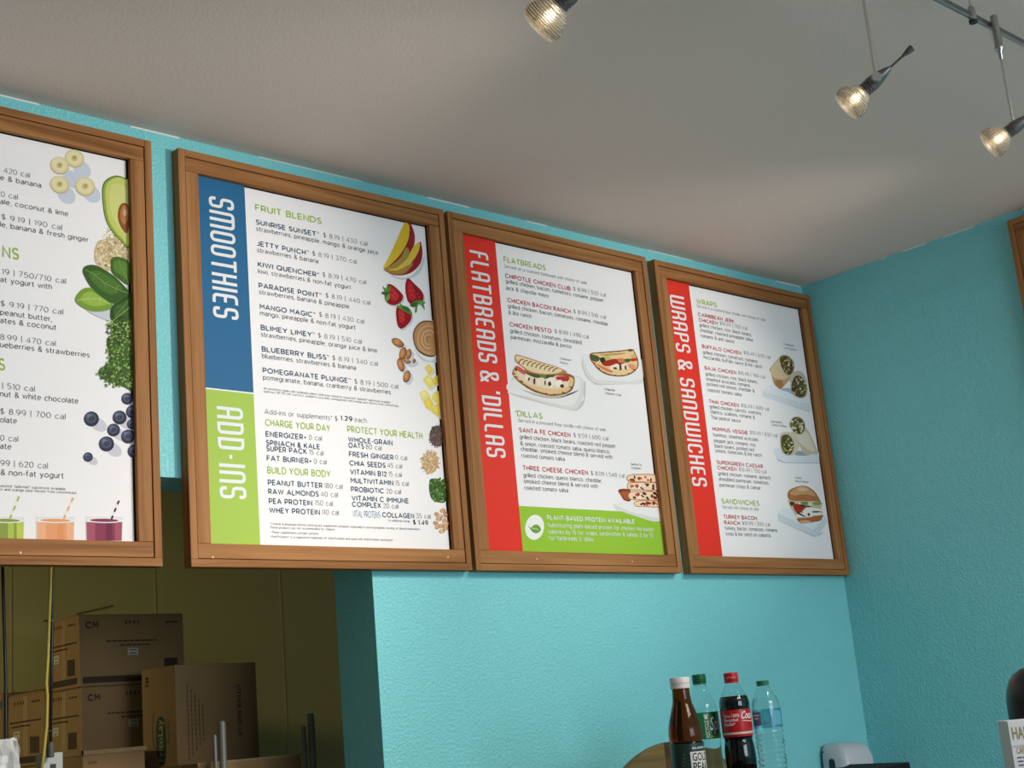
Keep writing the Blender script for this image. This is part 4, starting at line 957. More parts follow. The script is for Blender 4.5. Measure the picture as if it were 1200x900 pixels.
# ================================================================ TRACK LIGHTING
RY = -1.38
def ray_d(px, py, D): return CAM+(RGT*((px-600)/F_PX)+UPV*((450-py)/F_PX)+FWD)*D
def hitx(px, py, X):
    d = RGT*((px-600)/F_PX)+UPV*((450-py)/F_PX)+FWD; return CAM+d*((X-CAM.x)/d.x)
RZ = 2.777
rail = thing('track_rail', 'brushed metal track rail crossing the top right of the ceiling', 'track rail', (2.3, RY, RZ))
bm = bmesh.new(); bx(bm, -2.6, -.0022, -.0045, 1.2, .0022, .0065); obj('rail_bar', bm, DKSTEEL, rail, bevel=.0006)
bm = bmesh.new(); bx(bm, -2.6, -.0032, -.0072, 1.2, .0032, -.0045); obj('conductor_strip', bm, STEEL, rail, bevel=.0005)
for sx in (.018, -1.55, 1.0):
    h = CZ-RZ
    bm = bmesh.new(); tube(bm, [(sx, 0, .01), (sx, 0, h-.012)], .0022, 10); lathe(bm, [(.03, h-.012), (.03, h-.002), (.026, h)], 24, Matrix.Translation((sx, 0, 0)))
    s = obj('standoff', bm, CHROME, rail, smooth=True)
    bm = bmesh.new(); lathe(bm, [(.0075, -.009), (.0075, .014), (.006, .018), (.003, .021)], 20, Matrix.Translation((sx, 0, 0))); obj('clamp', bm, STEEL, s, smooth=True)
    bm = bmesh.new(); lathe(bm, [(.0078, -.014), (.0082, -.009)], 20, Matrix.Translation((sx, 0, 0))); obj('clamp_cap', bm, BLACK, s)
SHADE = mat('ribbed_glass', (1, .93, .82), .30, trans=.84, ior=1.42)
BULB = mat('glowing_filament', (1, .9, .7), .3, emit=(1, .84, .62), estr=10)
RIB = mat('rib_glass', (.30, .24, .17), .12, trans=.35, ior=1.45)
REFL = mat('faceted_reflector', (.80, .76, .68), .18, 1)
def lamp_head(name, px, slope, back, label, energy=14):
    """px: where the pivot shows; slope: fall of the head in view; back: head behind (+) or before (-) its stem"""
    piv = hit(px[0], px[1], RY-.0105)
    t = thing(name, label, 'spotlight', tuple(piv), 'spotlights on the ceiling track')
    d = (-RGT-UPV*slope+FWD*.35).normalized()
    side = Vector((FWD.x, FWD.y, 0)).normalized()*back
    R = Matrix.Translation(side) @ d.to_track_quat('Z', 'Y').to_matrix().to_4x4()
    out, inn = [], []; n = 66
    for i in range(n+1):
        q = i/n; z = .021+.039*q
        r = .0115+.0175*math.sin(min(1, q*1.30)*math.pi/2)**.85
        if q > .78: r -= .0022*((q-.78)/.22)**1.5
        out.append((r+.0006*math.sin(q*math.pi*2*12), z)); inn.append((r-.0016, z))
    bm = bmesh.new(); lathe(bm, out+inn[::-1]+[out[0]], 40, R, cap=False); bmesh.ops.remove_doubles(bm, verts=bm.verts, dist=1e-7)
    sh = obj('lamp_shade', bm, SHADE, t, smooth='all')
    bm = bmesh.new()
    for i in range(3, n-3, 6):
        (ra, za), (rb, zb) = out[i], out[i+2]; lathe(bm, [(ra+.0003, za), (ra+.0012, (za+zb)/2), (rb+.0003, zb+.0003)], 36, R, cap=False)
    obj('rib', bm, RIB, sh, smooth='all')['kind'] = 'stuff'
    lens = [(.0268*math.cos(a)+.0004*math.sin(a*34), .0602+.0065*math.sin(a)) for a in [math.pi/2*k/36 for k in range(36)]]+[(.0001, .0667)]
    bm = bmesh.new(); lathe(bm, lens, 40, R, cap=False); obj('front_lens', bm, SHADE, t, smooth='all')
    bm = bmesh.new(); lathe(bm, [(.0001, .028), (.0050, .031), (.0068, .038), (.0050, .046), (.0001, .048)], 14, R); obj('bulb', bm, BULB, t, smooth='all')
    bm = bmesh.new(); lathe(bm, [(.0002, -.034), (.003, -.033), (.0065, -.025), (.0100, -.012), (.0122, .000), (.0128, .006), (.0127, .0095), (.0114, .010), (.0114, .0115), (.0126, .012), (.0125, .0145), (.0112, .015), (.0112, .0165), (.0122, .017), (.0118, .024), (.0001, .024)], 28, R); obj('socket_housing', bm, DKSTEEL, t, smooth=True)
    bm = bmesh.new(); lathe(bm, [(.0001, -.0805), (.0056, -.080), (.0062, -.076), (.0050, -.069), (.0030, -.062), (.0021, -.056), (.0019, -.030)], 14, R); obj('aiming_rod', bm, DKSTEEL, t, smooth=True)
    dq = (-side).to_track_quat('Z', 'Y').to_matrix().to_4x4()
    bm = bmesh.new(); lathe(bm, [(.0001, -.006), (.0075, -.006), (.0088, -.004), (.0090, .003), (.0080, .005), (.0001, .005)], 24, dq); obj('pivot_disc', bm, STEEL, t, smooth=True)
    z0 = RZ-piv.z
    bm = bmesh.new(); tube(bm, [(0, 0, .004), (0, 0, z0-.07)], .0031, 12); obj('stem', bm, CHROME, t, smooth=True)
    M = Matrix.Translation((0, -.009, z0))
    bm = bmesh.new(); lathe(bm, [(.0026, -.078), (.0034, -.076), (.0042, -.062), (.0082, -.056), (.0086, -.051), (.0074, -.048), (.0070, -.02), (.0070, .012), (.0060, .015), (.0001, .015)], 20, Matrix.Translation((0, 0, z0)) @ Matrix.Shear('XY', 4, (0, 0)) ); 
    obj('rail_connector', bm, STEEL, t, smooth=True)
    bm = bmesh.new(); lathe(bm, [(.003, -.074), (.0080, -.046), (.0112, -.022), (.0112, -.0095), (.0092, -.0095)], 20, Matrix.Translation((-.001, 0, z0)), cap=False); obj('clear_sleeve', bm, MATS['clear_film'], t, smooth=True)
    l = bpy.data.lights.new('lamp_light', 'SPOT'); l.energy = energy; l.color = (1, .86, .68); l.spot_size = math.radians(75); l.spot_blend = 1; l.shadow_soft_size = .02
    aim = Vector((-.58, .95, -1.0)).normalized()
    lo = bpy.data.objects.new('lamp_light', l); COL.objects.link(lo); lo.parent = t; lo.location = side+d*.085; lo.rotation_euler = aim.to_track_quat('-Z', 'Y').to_euler()
    return t
film('clear_film', (.93, .95, .95), .05, .05)
lamp_head('track_spotlight', (1027, 91), .90, .014, 'ribbed glass track spotlight hanging in the middle, long aiming rod pointing up right')
lamp_head('track_spotlight', (1189, 151), .74, -.014, 'ribbed glass track spotlight at the right edge, below the rail connector')
lamp_head('track_spotlight', (670, -14), .93, .014, 'ribbed glass shade of the spotlight cut off by the top edge of the photo')

# ================================================================ COUNTER AND BOTTLES
CT = 1.402
case = thing('display_case', 'black-topped cooler case whose top corner shows at the bottom edge beside the dispenser', 'cooler', (2.5, -.55, 0))
bm = bmesh.new(); bx(bm, -.36, -.22, 0, .06, .30, 1.37); obj('case_body', bm, mat('grey_case', (.10, .10, .11), .4), case, bevel=.01)
A = hitx(1052, 894.5, 2.9) 
bm = bmesh.new(); prism(bm, [(0, 0), (1, 0), (1, 1)], 0, 1); bm.free()
bm = bmesh.new()
top = [(-.42, -.26), (.385, -.085), (.400, -.046), (.430, .112), (.316, .05), (.08, .33), (-.40, .30)]
a = [bm.verts.new((x, y, 1.372)) for x, y in top]; b = [bm.verts.new((x, y, 1.402)) for x, y in top]
bm.faces.new(a[::-1]); bm.faces.new(b)
for i in range(len(top)): j = (i+1) % len(top); bm.faces.new((a[i], a[j], b[j], b[i]))
obj('case_top', bm, MATTEBLACK, case, bevel=.002)

def bottle(name, label, px, D, H, fit):
    p = ray_d(px, 850, D)
    # centre line: upright through (x, y) seen at this pixel column
    t = thing(name, label, 'bottle', (p.x, p.y, CT), 'drink bottles in front of the wall')
    cam = math.atan2(CAM.y-p.y, CAM.x-p.x)
    return t, cam
def curved(r, th): 
    R = r if callable(r) else (lambda z: r)
    return lambda X, Z: (R(Z)*math.cos(th+X/R(Z)), R(Z)*math.sin(th+X/R(Z)), Z)
def liquid(name, col, ior=1.33, rough=0): return mat(name, col, rough, trans=1, ior=ior, spec=.5)
PET = film('pet_plastic', (.95, .97, .97), .035, .04)
PETA = film('pet_plastic_amber', (.85, .62, .40), .02, .04)
def capp(t, r, z0, z1, m, ring=True):
    bm = bmesh.new(); n = 60
    lathe(bm, [(r*.98, z0+.0035), (r, z0+.004), (r, z1-.0015), (r-.0015, z1), (.0001, z1)], n, None, True, fn=lambda rr, z, a: rr*(1+.012*math.cos(a*30)) if z0+.003 < z < z1-.0005 else rr)
    lathe(bm, [(r*.97, z0), (r*1.02, z0), (r*1.02, z0+.003), (r*.97, z0+.003)], 40); return obj('cap', bm, m, t, smooth=True)
def prof_at(prof, z):
    for (r0, z0), (r1, z1) in zip(prof[:-1], prof[1:]):
        if z0 <= z <= z1: return r0+(r1-r0)*(z-z0)/(z1-z0) if z1 > z0 else r0
    return prof[-1][0]
def smoothprof(pts, k=5):
    out = []
    P = [pts[0]]+pts+[pts[-1]]
    for i in range(1, len(P)-2):
        a, b, c, d = P[i-1:i+3]
        for q in range(k):
            t = q/k; out.append(tuple(.5*((2*b[z])+(-a[z]+c[z])*t+(2*a[z]-5*b[z]+4*c[z]-d[z])*t*t+(-a[z]+3*b[z]-3*c[z]+d[z])*t**3) for z in (0, 1)))
    out.append(pts[-1]); return out
def fillp(prof, top, d=.0006):
    q = [(max(r-d, .0005), z+.001 if i == 0 else z) for i, (r, z) in enumerate(prof) if z < top]
    r = prof_at(prof, top)-d; return q+[(r, top), (.0001, top)]

# iced tea
t, cam = bottle('tea_bottle', 'iced tea bottle with white cap and amber brown tea, leftmost of the four', 802.3, 2.85, .21, 0)
pr = [(.026, 0), (.0335, .004), (.0345, .012), (.0345, .094), (.0315, .0965), (.0350, .1015), (.0352, .108), (.0340, .125), (.0300, .142), (.0240, .162), (.0195, .178), (.0178, .2045)]
pr = smoothprof(pr[:1], 1)+pr[1:5]+smoothprof(pr[5:], 5)
bm = bmesh.new(); lathe(bm, pr, 48, cap=False); obj('bottle_body', bm, PETA, t, smooth='all')
bm = bmesh.new(); lathe(bm, fillp(pr, .2035), 40); obj('tea', bm, liquid('tea_liquid', (.46, .085, .016), 1.22), t, smooth='all')
bm = bmesh.new(); lathe(bm, [(.0188, .2025), (.0205, .203), (.0205, .2105), (.0198, .211), (.0198, .2125), (.0207, .213), (.0207, .223), (.0195, .225), (.0001, .225)], 48); obj('cap', bm, mat('white_cap', (.62, .58, .55), .45), t, smooth=True)
rl = .0349
bm = bmesh.new(); lathe(bm, [(rl, .008), (rl, .093)], 48, cap=False); lb = obj('label', bm, mat('dark_green_label', (.012, .035, .028), .3), t, smooth='all')
def patch(bm, r, th, x0, x1, z0, z1, n=10, mi=0):
    f = curved(r, th)
    for i in range(n):
        a, b = x0+(x1-x0)*i/n, x0+(x1-x0)*(i+1)/n
        bm.faces.new([bm.verts.new(f(*q)) for q in ((a, z0), (b, z0), (b, z1), (a, z1))]).material_index = mi
bm = bmesh.new(); patch(bm, rl+.0003, cam, .0045, .062, .012, .0765); obj('label_panel', bm, mat('cream_label', (.72, .70, .64), .4), lb)
bm = bmesh.new(); f = curved(rl+.0006, cam)
put_text(bm, 'GOLD', .0085, .050, .0585, .0155, f, .035, slice_=.003); put_text(bm, 'PEAK', .0085, .050, .0385, .0165, f, .035, slice_=.003)
patch(bm, rl+.0006, cam, .0085, .056, .0345, .0358); patch(bm, rl+.0006, cam, .0085, .056, .0245, .0310)
obj('label_lettering', bm, mat('label_ink', (.02, .025, .02), .5), lb)
bm = bmesh.new(); put_text(bm, 'REAL BREWED TEA', .010, .050, .0815, .004, curved(rl+.0004, cam), .01); obj('label_small_lettering', bm, INK['white'], lb)
bm = bmesh.new()
for i in range(7):
    patch(bm, rl+.0003, cam, -.020+.0015*i, -.012+.0012*i, .028+.007*i, .032+.007*i, 2)
obj('label_leaf_print', bm, mat('leaf_print', (.04, .10, .05), .4), lb)

# lemon lime soda
t, cam = bottle('soda_bottle', 'clear lemon-lime soda bottle with green cap and green label, second from left', 825.5, 3.15, .235, 0)
pr = smoothprof([(.024, 0), (.031, .006), (.0325, .020), (.0325, .060), (.0330, .085), (.0335, .095)], 3)+smoothprof([(.0335, .150), (.0325, .158), (.0285, .172), (.0215, .190), (.0165, .205), (.0132, .214), (.0130, .222)], 4)
bm = bmesh.new(); lathe(bm, pr, 48, cap=False, fn=lambda r, z, a: r*(1+(.02*math.cos(10*a)*math.sin(z*140) if .01 < z < .09 else 0))); obj('bottle_body', bm, PET, t, smooth='all')
bm = bmesh.new(); lathe(bm, fillp(pr, .162), 40); obj('soda', bm, liquid('clear_soda', (.95, .98, .97), 1.12), t, smooth='all')
capp(t, .0155, .214, .2365, mat('green_cap', (.015, .115, .045), .35))
bm = bmesh.new(); lathe(bm, [(.0131, .2085), (.0165, .2095), (.0165, .2115), (.0131, .2125)], 32, cap=False); obj('neck_ring', bm, PET, t, smooth=True)
rl = .0338
bm = bmesh.new(); lathe(bm, [(rl, .093), (rl, .151)], 48, cap=False); lb = obj('label', bm, mat('green_label', (.01, .20, .06), .3), t, smooth='all')
bm = bmesh.new(); put_text(bm, 'Sprite', .0125, .066, .112, .028, curved(rl+.0005, cam), .045, .25, slice_=.003)
f = curved(rl+.0004, cam)
put_text(bm, 'RECYCLE ME', .096, .148, -.0095, .0085, lambda X, Z: f(-Z, X), .01)
obj('label_lettering', bm, mat('bright_white_ink', (.95, .95, .93), .5), lb)
bm = bmesh.new(); patch(bm, rl+.0003, cam, .012, .06, .0945, .1000, 8); obj('label_stripe', bm, mat('lime_stripe', (.30, .45, .03), .4), lb)

# cola
t, cam = bottle('cola_bottle', 'dark cola bottle with red cap and red label', 863.5, 3.10, .235, 0)
pr = smoothprof([(.022, 0), (.030, .006), (.033, .022), (.0345, .045), (.0335, .068), (.0312, .086), (.0325, .093)], 4)+smoothprof([(.0335, .152), (.0338, .163), (.0320, .176), (.0262, .187), (.0195, .199), (.0150, .207), (.0132, .213), (.0130, .219)], 4)
bm = bmesh.new(); lathe(bm, pr, 48, cap=False); obj('bottle_body', bm, PET, t, smooth='all')
bm = bmesh.new(); lathe(bm, fillp(pr, .181), 40); obj('cola', bm, liquid('cola_liquid', (.012, .004, .003)), t, smooth='all')
capp(t, .0158, .210, .2325, mat('red_cap', (.48, .012, .018), .35))
bm = bmesh.new()
put_text(bm, 'COCA-COLA', -.012, .012, .2195, .004, curved(.0163, cam), .02, slice_=.003); obj('cap_lettering', bm, mat('pale_red_ink', (.75, .35, .35), .5), t)
rl = .0338
bm = bmesh.new(); lathe(bm, [(rl-.001, .093), (rl, .1), (rl, .145), (rl, .151)], 48, cap=False); lb = obj('label', bm, mat('red_label', (.46, .010, .014), .3), t, smooth='all')
f = curved(rl+.0004, cam); bm = bmesh.new()
put_text(bm, 'I’m a 100%', -.029, .008, .1355, .0066, f, .01, slice_=.004); put_text(bm, 'Recycled', -.029, .004, .1265, .0066, f, .01, slice_=.004); put_text(bm, 'Bottle*', -.029, -.003, .1175, .0066, f, .01, slice_=.004)
put_text(bm, 'Coca-Cola', .0125, .075, .131, .0155, f, .02, .45, slice_=.003)
x = .014
for i in range(10): patch(bm, rl+.0004, cam, x+i*.004, x+i*.004+.004, .1262-.0004*i, .1272-.0003*i, 1)
obj('label_lettering', bm, INK['white'], lb)
bm = bmesh.new(); patch(bm, rl+.0004, cam, -.05, .05, .0985, .1030, 20); obj('label_stripe', bm, mat('pale_stripe', (.55, .52, .42), .4), lb)

# water
t, cam = bottle('water_bottle', 'clear water bottle with small green cap and pale blue label, rightmost of the four', 900, 3.10, .205, 0)
def ribr(z): return .0312+(.0011*math.sin(z*2*math.pi/.0105) if .012 < z < .100 else 0)
pr = [(.022, 0), (.030, .004)]+[(ribr(z/1000), z/1000) for z in range(8, 102, 1)]+smoothprof([(.0318, .104), (.0318, .150), (.0305, .160), (.0262, .171), (.0205, .182), (.0150, .191), (.0122, .196), (.0120, .200)], 4)
bm = bmesh.new(); lathe(bm, pr, 48, cap=False, fn=lambda r, z, a: r*(1+(.012*math.sin(6*a+z*180) if .012 < z < .1 else 0))); obj('bottle_body', bm, PET, t, smooth='all')
bm = bmesh.new(); lathe(bm, fillp(pr, .172), 40, fn=lambda r, z, a: r*(1+(.012*math.sin(6*a+z*180) if .012 < z < .1 else 0))); obj('water', bm, liquid('water', (.96, .985, .985), 1.12), t, smooth='all')
capp(t, .0138, .1975, .2090, mat('small_green_cap', (.02, .16, .07), .35))
rl = .0323
bm = bmesh.new(); lathe(bm, [(rl, .106), (rl, .147)], 48, cap=False); lb = obj('label', bm, film('pale_blue_film', (.55, .78, .85), .05, .1), t, smooth='all')
bm = bmesh.new(); patch(bm, rl+.0003, cam, -.040, -.014, .112, .142, 8); patch(bm, rl+.0003, cam, -.010, .004, .114, .120, 4); obj('label_emblem', bm, mat('slate_blue_print', (.12, .20, .32), .4), lb)
bm = bmesh.new(); patch(bm, rl+.0003, cam, .014, .040, .112, .142, 8); obj('label_scene', bm, mat('sky_blue_print', (.10, .36, .48), .4), lb)
bm = bmesh.new(); patch(bm, rl+.0005, cam, -.036, -.018, .133, .136, 5); patch(bm, rl+.0005, cam, -.034, -.020, .126, .129, 5); obj('label_lettering', bm, INK['white'], lb)

# arched wooden board behind the tea bottle
AY = -.31
q = [hit(x, y, AY) for x, y in ((727, 899), (747.5, 882), (766, 873), (783, 869.5), (800, 870))]
ar = thing('arched_board', 'arched brown wooden board standing behind the bottles', 'board', (q[2].x, AY, CT))
cx = q[3].x+.01; R = .30; czt = q[3].z-R
def arch(x): return czt+math.sqrt(max(0, R*R-(x-cx)**2))
for i, (xa, xb, mm) in enumerate(((cx-.26, cx-.035, 0), (cx-.034, cx+.09, 1), (cx+.091, cx+.25, 0))):
    bm = bmesh.new(); n = 14; pts = [(xa-q[2].x, 0), (xb-q[2].x, 0)]+[(xb+(xa-xb)*k/n-q[2].x, max(arch(xb+(xa-xb)*k/n)-CT, .003)) for k in range(n+1)]
    prism(bm, pts, -.009, .009); obj('plank', bm, [wood('walnut_light', False, (.11, .085, .03), (.16, .12, .045), (.20, .15, .06)), wood('walnut_dark', False, (.05, .032, .015), (.075, .05, .022), (.1, .07, .03))][mm], ar)

# white dispenser in the corner
d = thing('soap_dispenser', 'white wall dispenser with dark level window, in the room corner', 'dispenser', (3.478, 0, 1.19))
bm = bmesh.new(); secs = [(0, .068, .085), (.02, .073, .098), (.20, .073, .100), (.228, .068, .090), (.242, .055, .070), (.246, .03, .04)]
rings = []
for z, hx, dy in secs:
    ring = []
    for k in range(28):
        a = 2*math.pi*k/28; c, s_ = math.cos(a), math.sin(a)
        px = hx*math.copysign(abs(c)**.45, c); py = math.copysign(abs(s_)**.45, s_)
        py = -dy/2+dy/2*py if py < 0 else -dy/2+dy/2*py
        ring.append(bm.verts.new((px, py-.001, z)))
    rings.append(ring)
for a, b in zip(rings[:-1], rings[1:]):
    for i in range(28): j = (i+1) % 28; bm.faces.new((a[i], a[j], b[j], b[i]))
bm.faces.new(rings[0][::-1]); bm.faces.new(rings[-1])
obj('dispenser_cover', bm, mat('white_gloss_plastic', (.56, .57, .60), .3), d, smooth=True)
bm = bmesh.new(); n = 8
pts = [(-.047+.0095*math.cos(math.pi*k/n), .196+.0095*math.sin(math.pi*k/n)) for k in range(n+1)]+[(-.0565, .06), (-.0375, .06)]
va = [bm.verts.new((-.0742, y, z)) for y, z in pts]; vb = [bm.verts.new((-.066, y, z)) for y, z in pts]
bm.faces.new(va); bm.faces.new(vb[::-1])
for i in range(len(pts)): j = (i+1) % len(pts); bm.faces.new((va[i], vb[i], vb[j], va[j]))
obj('level_window', bm, mat('smoked_window', (.015, .03, .035), .12), d)
bm = bmesh.new(); lathe(bm, [(.0025, 0), (.0025, .001)], 10, Matrix.Translation((-.071, -.02, .225)) @ Matrix.Rotation(-math.pi/2, 4, 'Y')); obj('lock_screw', bm, DARK, d)

# black domed dispenser and white leaflet box at the right edge
c = ray_d(1215, 780, 2.2)
PZ = 1.22
ped = thing('side_stand', 'dark side stand carrying the domed dispenser, below the right edge of the view', 'stand', (c.x+.02, c.y-.02, 0))
box('stand_body', (-.17, -.17, 0), (.17, .17, PZ-.03), mat('grey_case', (.1, .1, .11)), ped, .004); box('stand_top', (-.18, -.18, PZ-.03), (.18, .18, PZ), BLACK, ped, .004)
dm = thing('domed_dispenser', 'black domed dispenser standing behind the white leaflet box at right edge', 'dispenser', (c.x, c.y, PZ))
h = c.z-PZ
bm = bmesh.new(); lathe(bm, [(.050, 0), (.055, .004), (.055, h-.065), (.0545, h-.05), (.052, h-.035), (.0465, h-.021), (.038, h-.010), (.026, h-.003), (.012, h), (.0001, h)], 48); obj('dome_body', bm, BLACK, dm, smooth=True)
bm = bmesh.new(); lathe(bm, [(.0556, .12), (.0562, .122), (.0562, .128), (.0556, .13)], 48, cap=False); obj('seam_ring', bm, DKSTEEL, dm, smooth=True)
P0 = ray_d(1180, 845, 2.06); P1 = ray_d(1169, 847.5, 2.115)
rt = Vector((RGT.x, RGT.y, 0)).normalized(); bk = Vector((P1.x-P0.x, P1.y-P0.y, 0))
lf = thing('leaflet_box', 'white leaflet box with olive-gold heading at the lower right edge', 'box', (P0.x, P0.y, PZ))
hh = P0.z-PZ; bm = bmesh.new()
cor = [Vector((0, 0, 0)), rt*.11, rt*.11+bk, bk]
a = [bm.verts.new(v) for v in cor]; b = [bm.verts.new(v+Vector((0, 0, hh))) for v in cor]
bm.faces.new(a[::-1]); bm.faces.new(b)
for i in range(4): j = (i+1) % 4; bm.faces.new((a[i], a[j], b[j], b[i]))
obj('box_body', bm, mat('white_card', (.66, .65, .64), .6), lf, bevel=.0008)
nrm = rt.cross(Vector((0, 0, 1))); fr = lambda X, Z: rt*X+nrm*.0004+Vector((0, 0, hh+Z))
bm = bmesh.new(); put_text(bm, 'HAN', .0045, .031, -.0265, .0165, fr, .03); obj('heading_lettering', bm, mat('olive_gold_ink', (.26, .22, .05), .5), lf)
bm = bmesh.new(); put_text(bm, 'CAFE', .0065, .0215, -.0475, .0085, fr, .01); put_text(bm, 'smoothie', .0025, .0215, -.0380, .003, fr); obj('cafe_lettering', bm, mat('ochre_ink', (.36, .20, .07), .5), lf)
bm = bmesh.new(); random.seed(5)
for zz in (-.054, -.0595, -.065, -.078, -.0835):
    x = .006
    while x < .09:
        w = random.uniform(.003, .009); bm.faces.new([bm.verts.new(fr(*p)) for p in ((x, zz), (x+w, zz), (x+w, zz+.0018), (x, zz+.0018))]); x += w+.0015
obj('fine_print', bm, INK['grey'], lf)

# clear plastic bag at the lower left
g = ray_d(-14, 890, 2.2)
bc = thing('back_counter', 'dark counter unit under the plastic bag at the lower left edge', 'counter', (.85, -.32, 0))
box('counter_body', (-.25, -.2, 0), (.15, .2, 1.37), mat('grey_case', (.1, .1, .11)), bc, .004); box('counter_top', (-.26, -.21, 1.37), (.16, .21, 1.40), BLACK, bc, .004)
bg = thing('plastic_bag', 'crumpled clear plastic bag holding white cups at the lower left corner', 'bag', (g.x, g.y, 1.40))
random.seed(9); bm = bmesh.new()
bmesh.ops.create_cube(bm, size=1); bmesh.ops.subdivide_edges(bm, edges=bm.edges, cuts=9, use_grid_fill=True)
for v in bm.verts:
    z = v.co.z+.5; w = 1-.25*max(0, z-.6)
    v.co = Vector((v.co.x*.092*w, v.co.y*.07*w*(1 if z < .8 else .5), z*.196+(.012*(v.co.x+.5) if z > .8 else 0)))
    v.co += Vector([random.uniform(-.0045, .0045) for _ in range(3)])*(1 if z > .1 else 0)
bo = obj('bag_film', bm, mat('bag_film', (.82, .83, .83), .22, spec=.8), bg)
MATS['bag_film'].node_tree.nodes['Principled BSDF'].inputs['Alpha'].default_value = .42
for k, (x, y) in enumerate(((-.018, -.012), (.018, .012))):
    bm = bmesh.new(); pr = [(.010, .003), (.013, .004)]
    for i in range(10): pr += [(.0150, .008+.018*i), (.0185, .010+.018*i), (.0170, .022+.018*i)]
    lathe(bm, pr, 20, Matrix.Translation((x, y, 0))); obj('cup_stack', bm, mat('white_cup', (.85, .84, .82), .5), bg, smooth=True)

# ================================================================ STORE ROOM
rack = thing('storage_rack', 'metal storage rack with upright posts in the dark store room', 'rack', (1.83, .95, 0))
bm = bmesh.new(); bx(bm, -.75, -.57, 1.34, .35, .62, 1.365)
for i in range(24): bx(bm, -.75+i*.046, -.57, 1.365, -.745+i*.046, .62, 1.37)
obj('shelf', bm, DKSTEEL, rack)
PZT = 1.632
for x, y, zt, r in ((-.121, -.55, PZT, .0085), (-.138, -.545, 1.602, .0045), (.123, -.55, PZT+.003, .0085), (.104, -.545, 1.607, .0055), (-.73, .6, 1.365, .0125), (.33, .6, 1.365, .0125), (-.73, -.55, 1.365, .0125)):
    bm = bmesh.new(); lathe(bm, [(r, 0), (r, zt-.003), (r*.7, zt), (.0001, zt)], 16, Matrix.Translation((x, y, 0))); obj('post', bm, DULL, rack, smooth=True)
INKD = mat('carton_ink', (.05, .032, .02), .8); STK = mat('pale_sticker', (.52, .48, .38), .7); TAPE = mat('packing_tape', (.34, .22, .10), .25); EDG = mat('flap_shadow_line', (.12, .075, .035), .9)
def front_map(a): return lambda u, v: (u, -.0008, v)
def carton(label, x0, y0, z0, x1, y1, z1, kind='plain', rotz=0, group='cardboard cartons in the store room', blue=False, bl=True):
    t = thing('carton', label, 'carton', (x0, y0, z0), group, rotz)
    W, Dp, H = x1-x0, y1-y0, z1-z0
    box('box_body', (0, 0, 0), (W, Dp, H), CARD, t, .002)
    bm = bmesh.new(); bx(bm, .001, .001, H, W-.001, Dp/2-.0015, H+.0018); obj('top_flap', bm, CARD, t)
    bm = bmesh.new(); bx(bm, .001, Dp/2+.0015, H, W-.001, Dp-.001, H+.0018); obj('top_flap', bm, CARD, t)
    F = lambda u, v: (u*W, -.0006, v*H); S = lambda u, v: (-.0006, Dp*(1-u), v*H)
    def q(bm, f, u0, v0, u1, v1): bm.faces.new([bm.verts.new(f(*p)) for p in ((u0, v0), (u1, v0), (u1, v1), (u0, v1))])
    if kind == 'cm':
        bm = bmesh.new()
        for f, w_ in ((F, W), (S, Dp)):
            ks = 1.0
            q(bm, f, .03, .045, .97 if f is F else .93, .135)
            random.seed(int(x0*1000)+len(label))
            for v, a, b in ((.615, .25 if f is F else .05, .74 if f is F else .93), (.555, .38 if f is F else .1, .66 if f is F else .62)):
                u = a
                while u < b: l = random.uniform(.02, .06); q(bm, f, u, v, min(u+l, b), v+.022); u += l+.008
            for k in range(4): q(bm, f, (.43 if f is F else .18)+k*.04*(1 if f is F else 2.0), .87, (.445 if f is F else .21)+k*.04*(1 if f is F else 2.0), .92)
            for k in range(3): q(bm, f, (.82 if f is F else .66)+k*.045*(1 if f is F else 1.8), .875, (.855 if f is F else .72)+k*.045*(1 if f is F else 1.8), .90)
            if f is F: q(bm, f, .80, .24, .93, .36)
            else:
                for k in range(9): q(bm, f, .62+k*.028, .17, .638+k*.028, .40)
        monoline(bm, 'CM', .06*W, .18*W, .81*H, .10*H, .24, lambda X, Z, k: (X, -.0007-.00004*k, Z))
        obj('printing', bm, INKD, t)
        for f, a in ((F, (.45, .42, .55, .52)), (S, (.16, .38, .34, .50))):
            bm = bmesh.new(); q(bm, f, *a); s = obj('sticker', bm, STK, t)
        bm = bmesh.new()
        for f, a in ((F, (.465, .44, .535, .50)), (S, (.20, .40, .30, .47))):
            q(bm, f, a[0], a[1], a[2], a[1]+.012); q(bm, f, a[0], a[3]-.012, a[2], a[3])
        for v in bm.verts: v.co += Vector((-.0004 if v.co.x < 0 else 0, -.0004 if v.co.x > 0 else 0, 0))
        obj('sticker_print', bm, INKD, s)
        bm = bmesh.new(); q(bm, S, .43, .14, .57, .985); obj('tape', bm, TAPE, t)
    if blue:
        bm = bmesh.new(); S2 = lambda u, v: (-.0009, Dp*(1-u), v*H); q(bm, S2, 0, .80, 1, .90); obj('blue_tape', bm, mat('blue_tape', (.03, .09, .15), .5), t)
    return t
XB = 1.602
carton('topmost cardboard carton of the stack, with a raised flap', 1.600, .90, 1.7545, 1.897, 1.075, 1.934, 'cm')
carton('cardboard carton with black print directly under the topmost carton', 1.604, .90, 1.5735, 1.888, 1.098, 1.7515, 'cm')
carton('cardboard carton whose lit side shows left of the yellow cable', 1.598, 1.104, 1.5735, 1.86, 1.335, 1.7600, 'cm')
carton('cardboard carton with blue tape at the far left of the row', 1.585, 1.345, 1.5735, 1.85, 1.60, 1.7735, 'cm', blue=True)
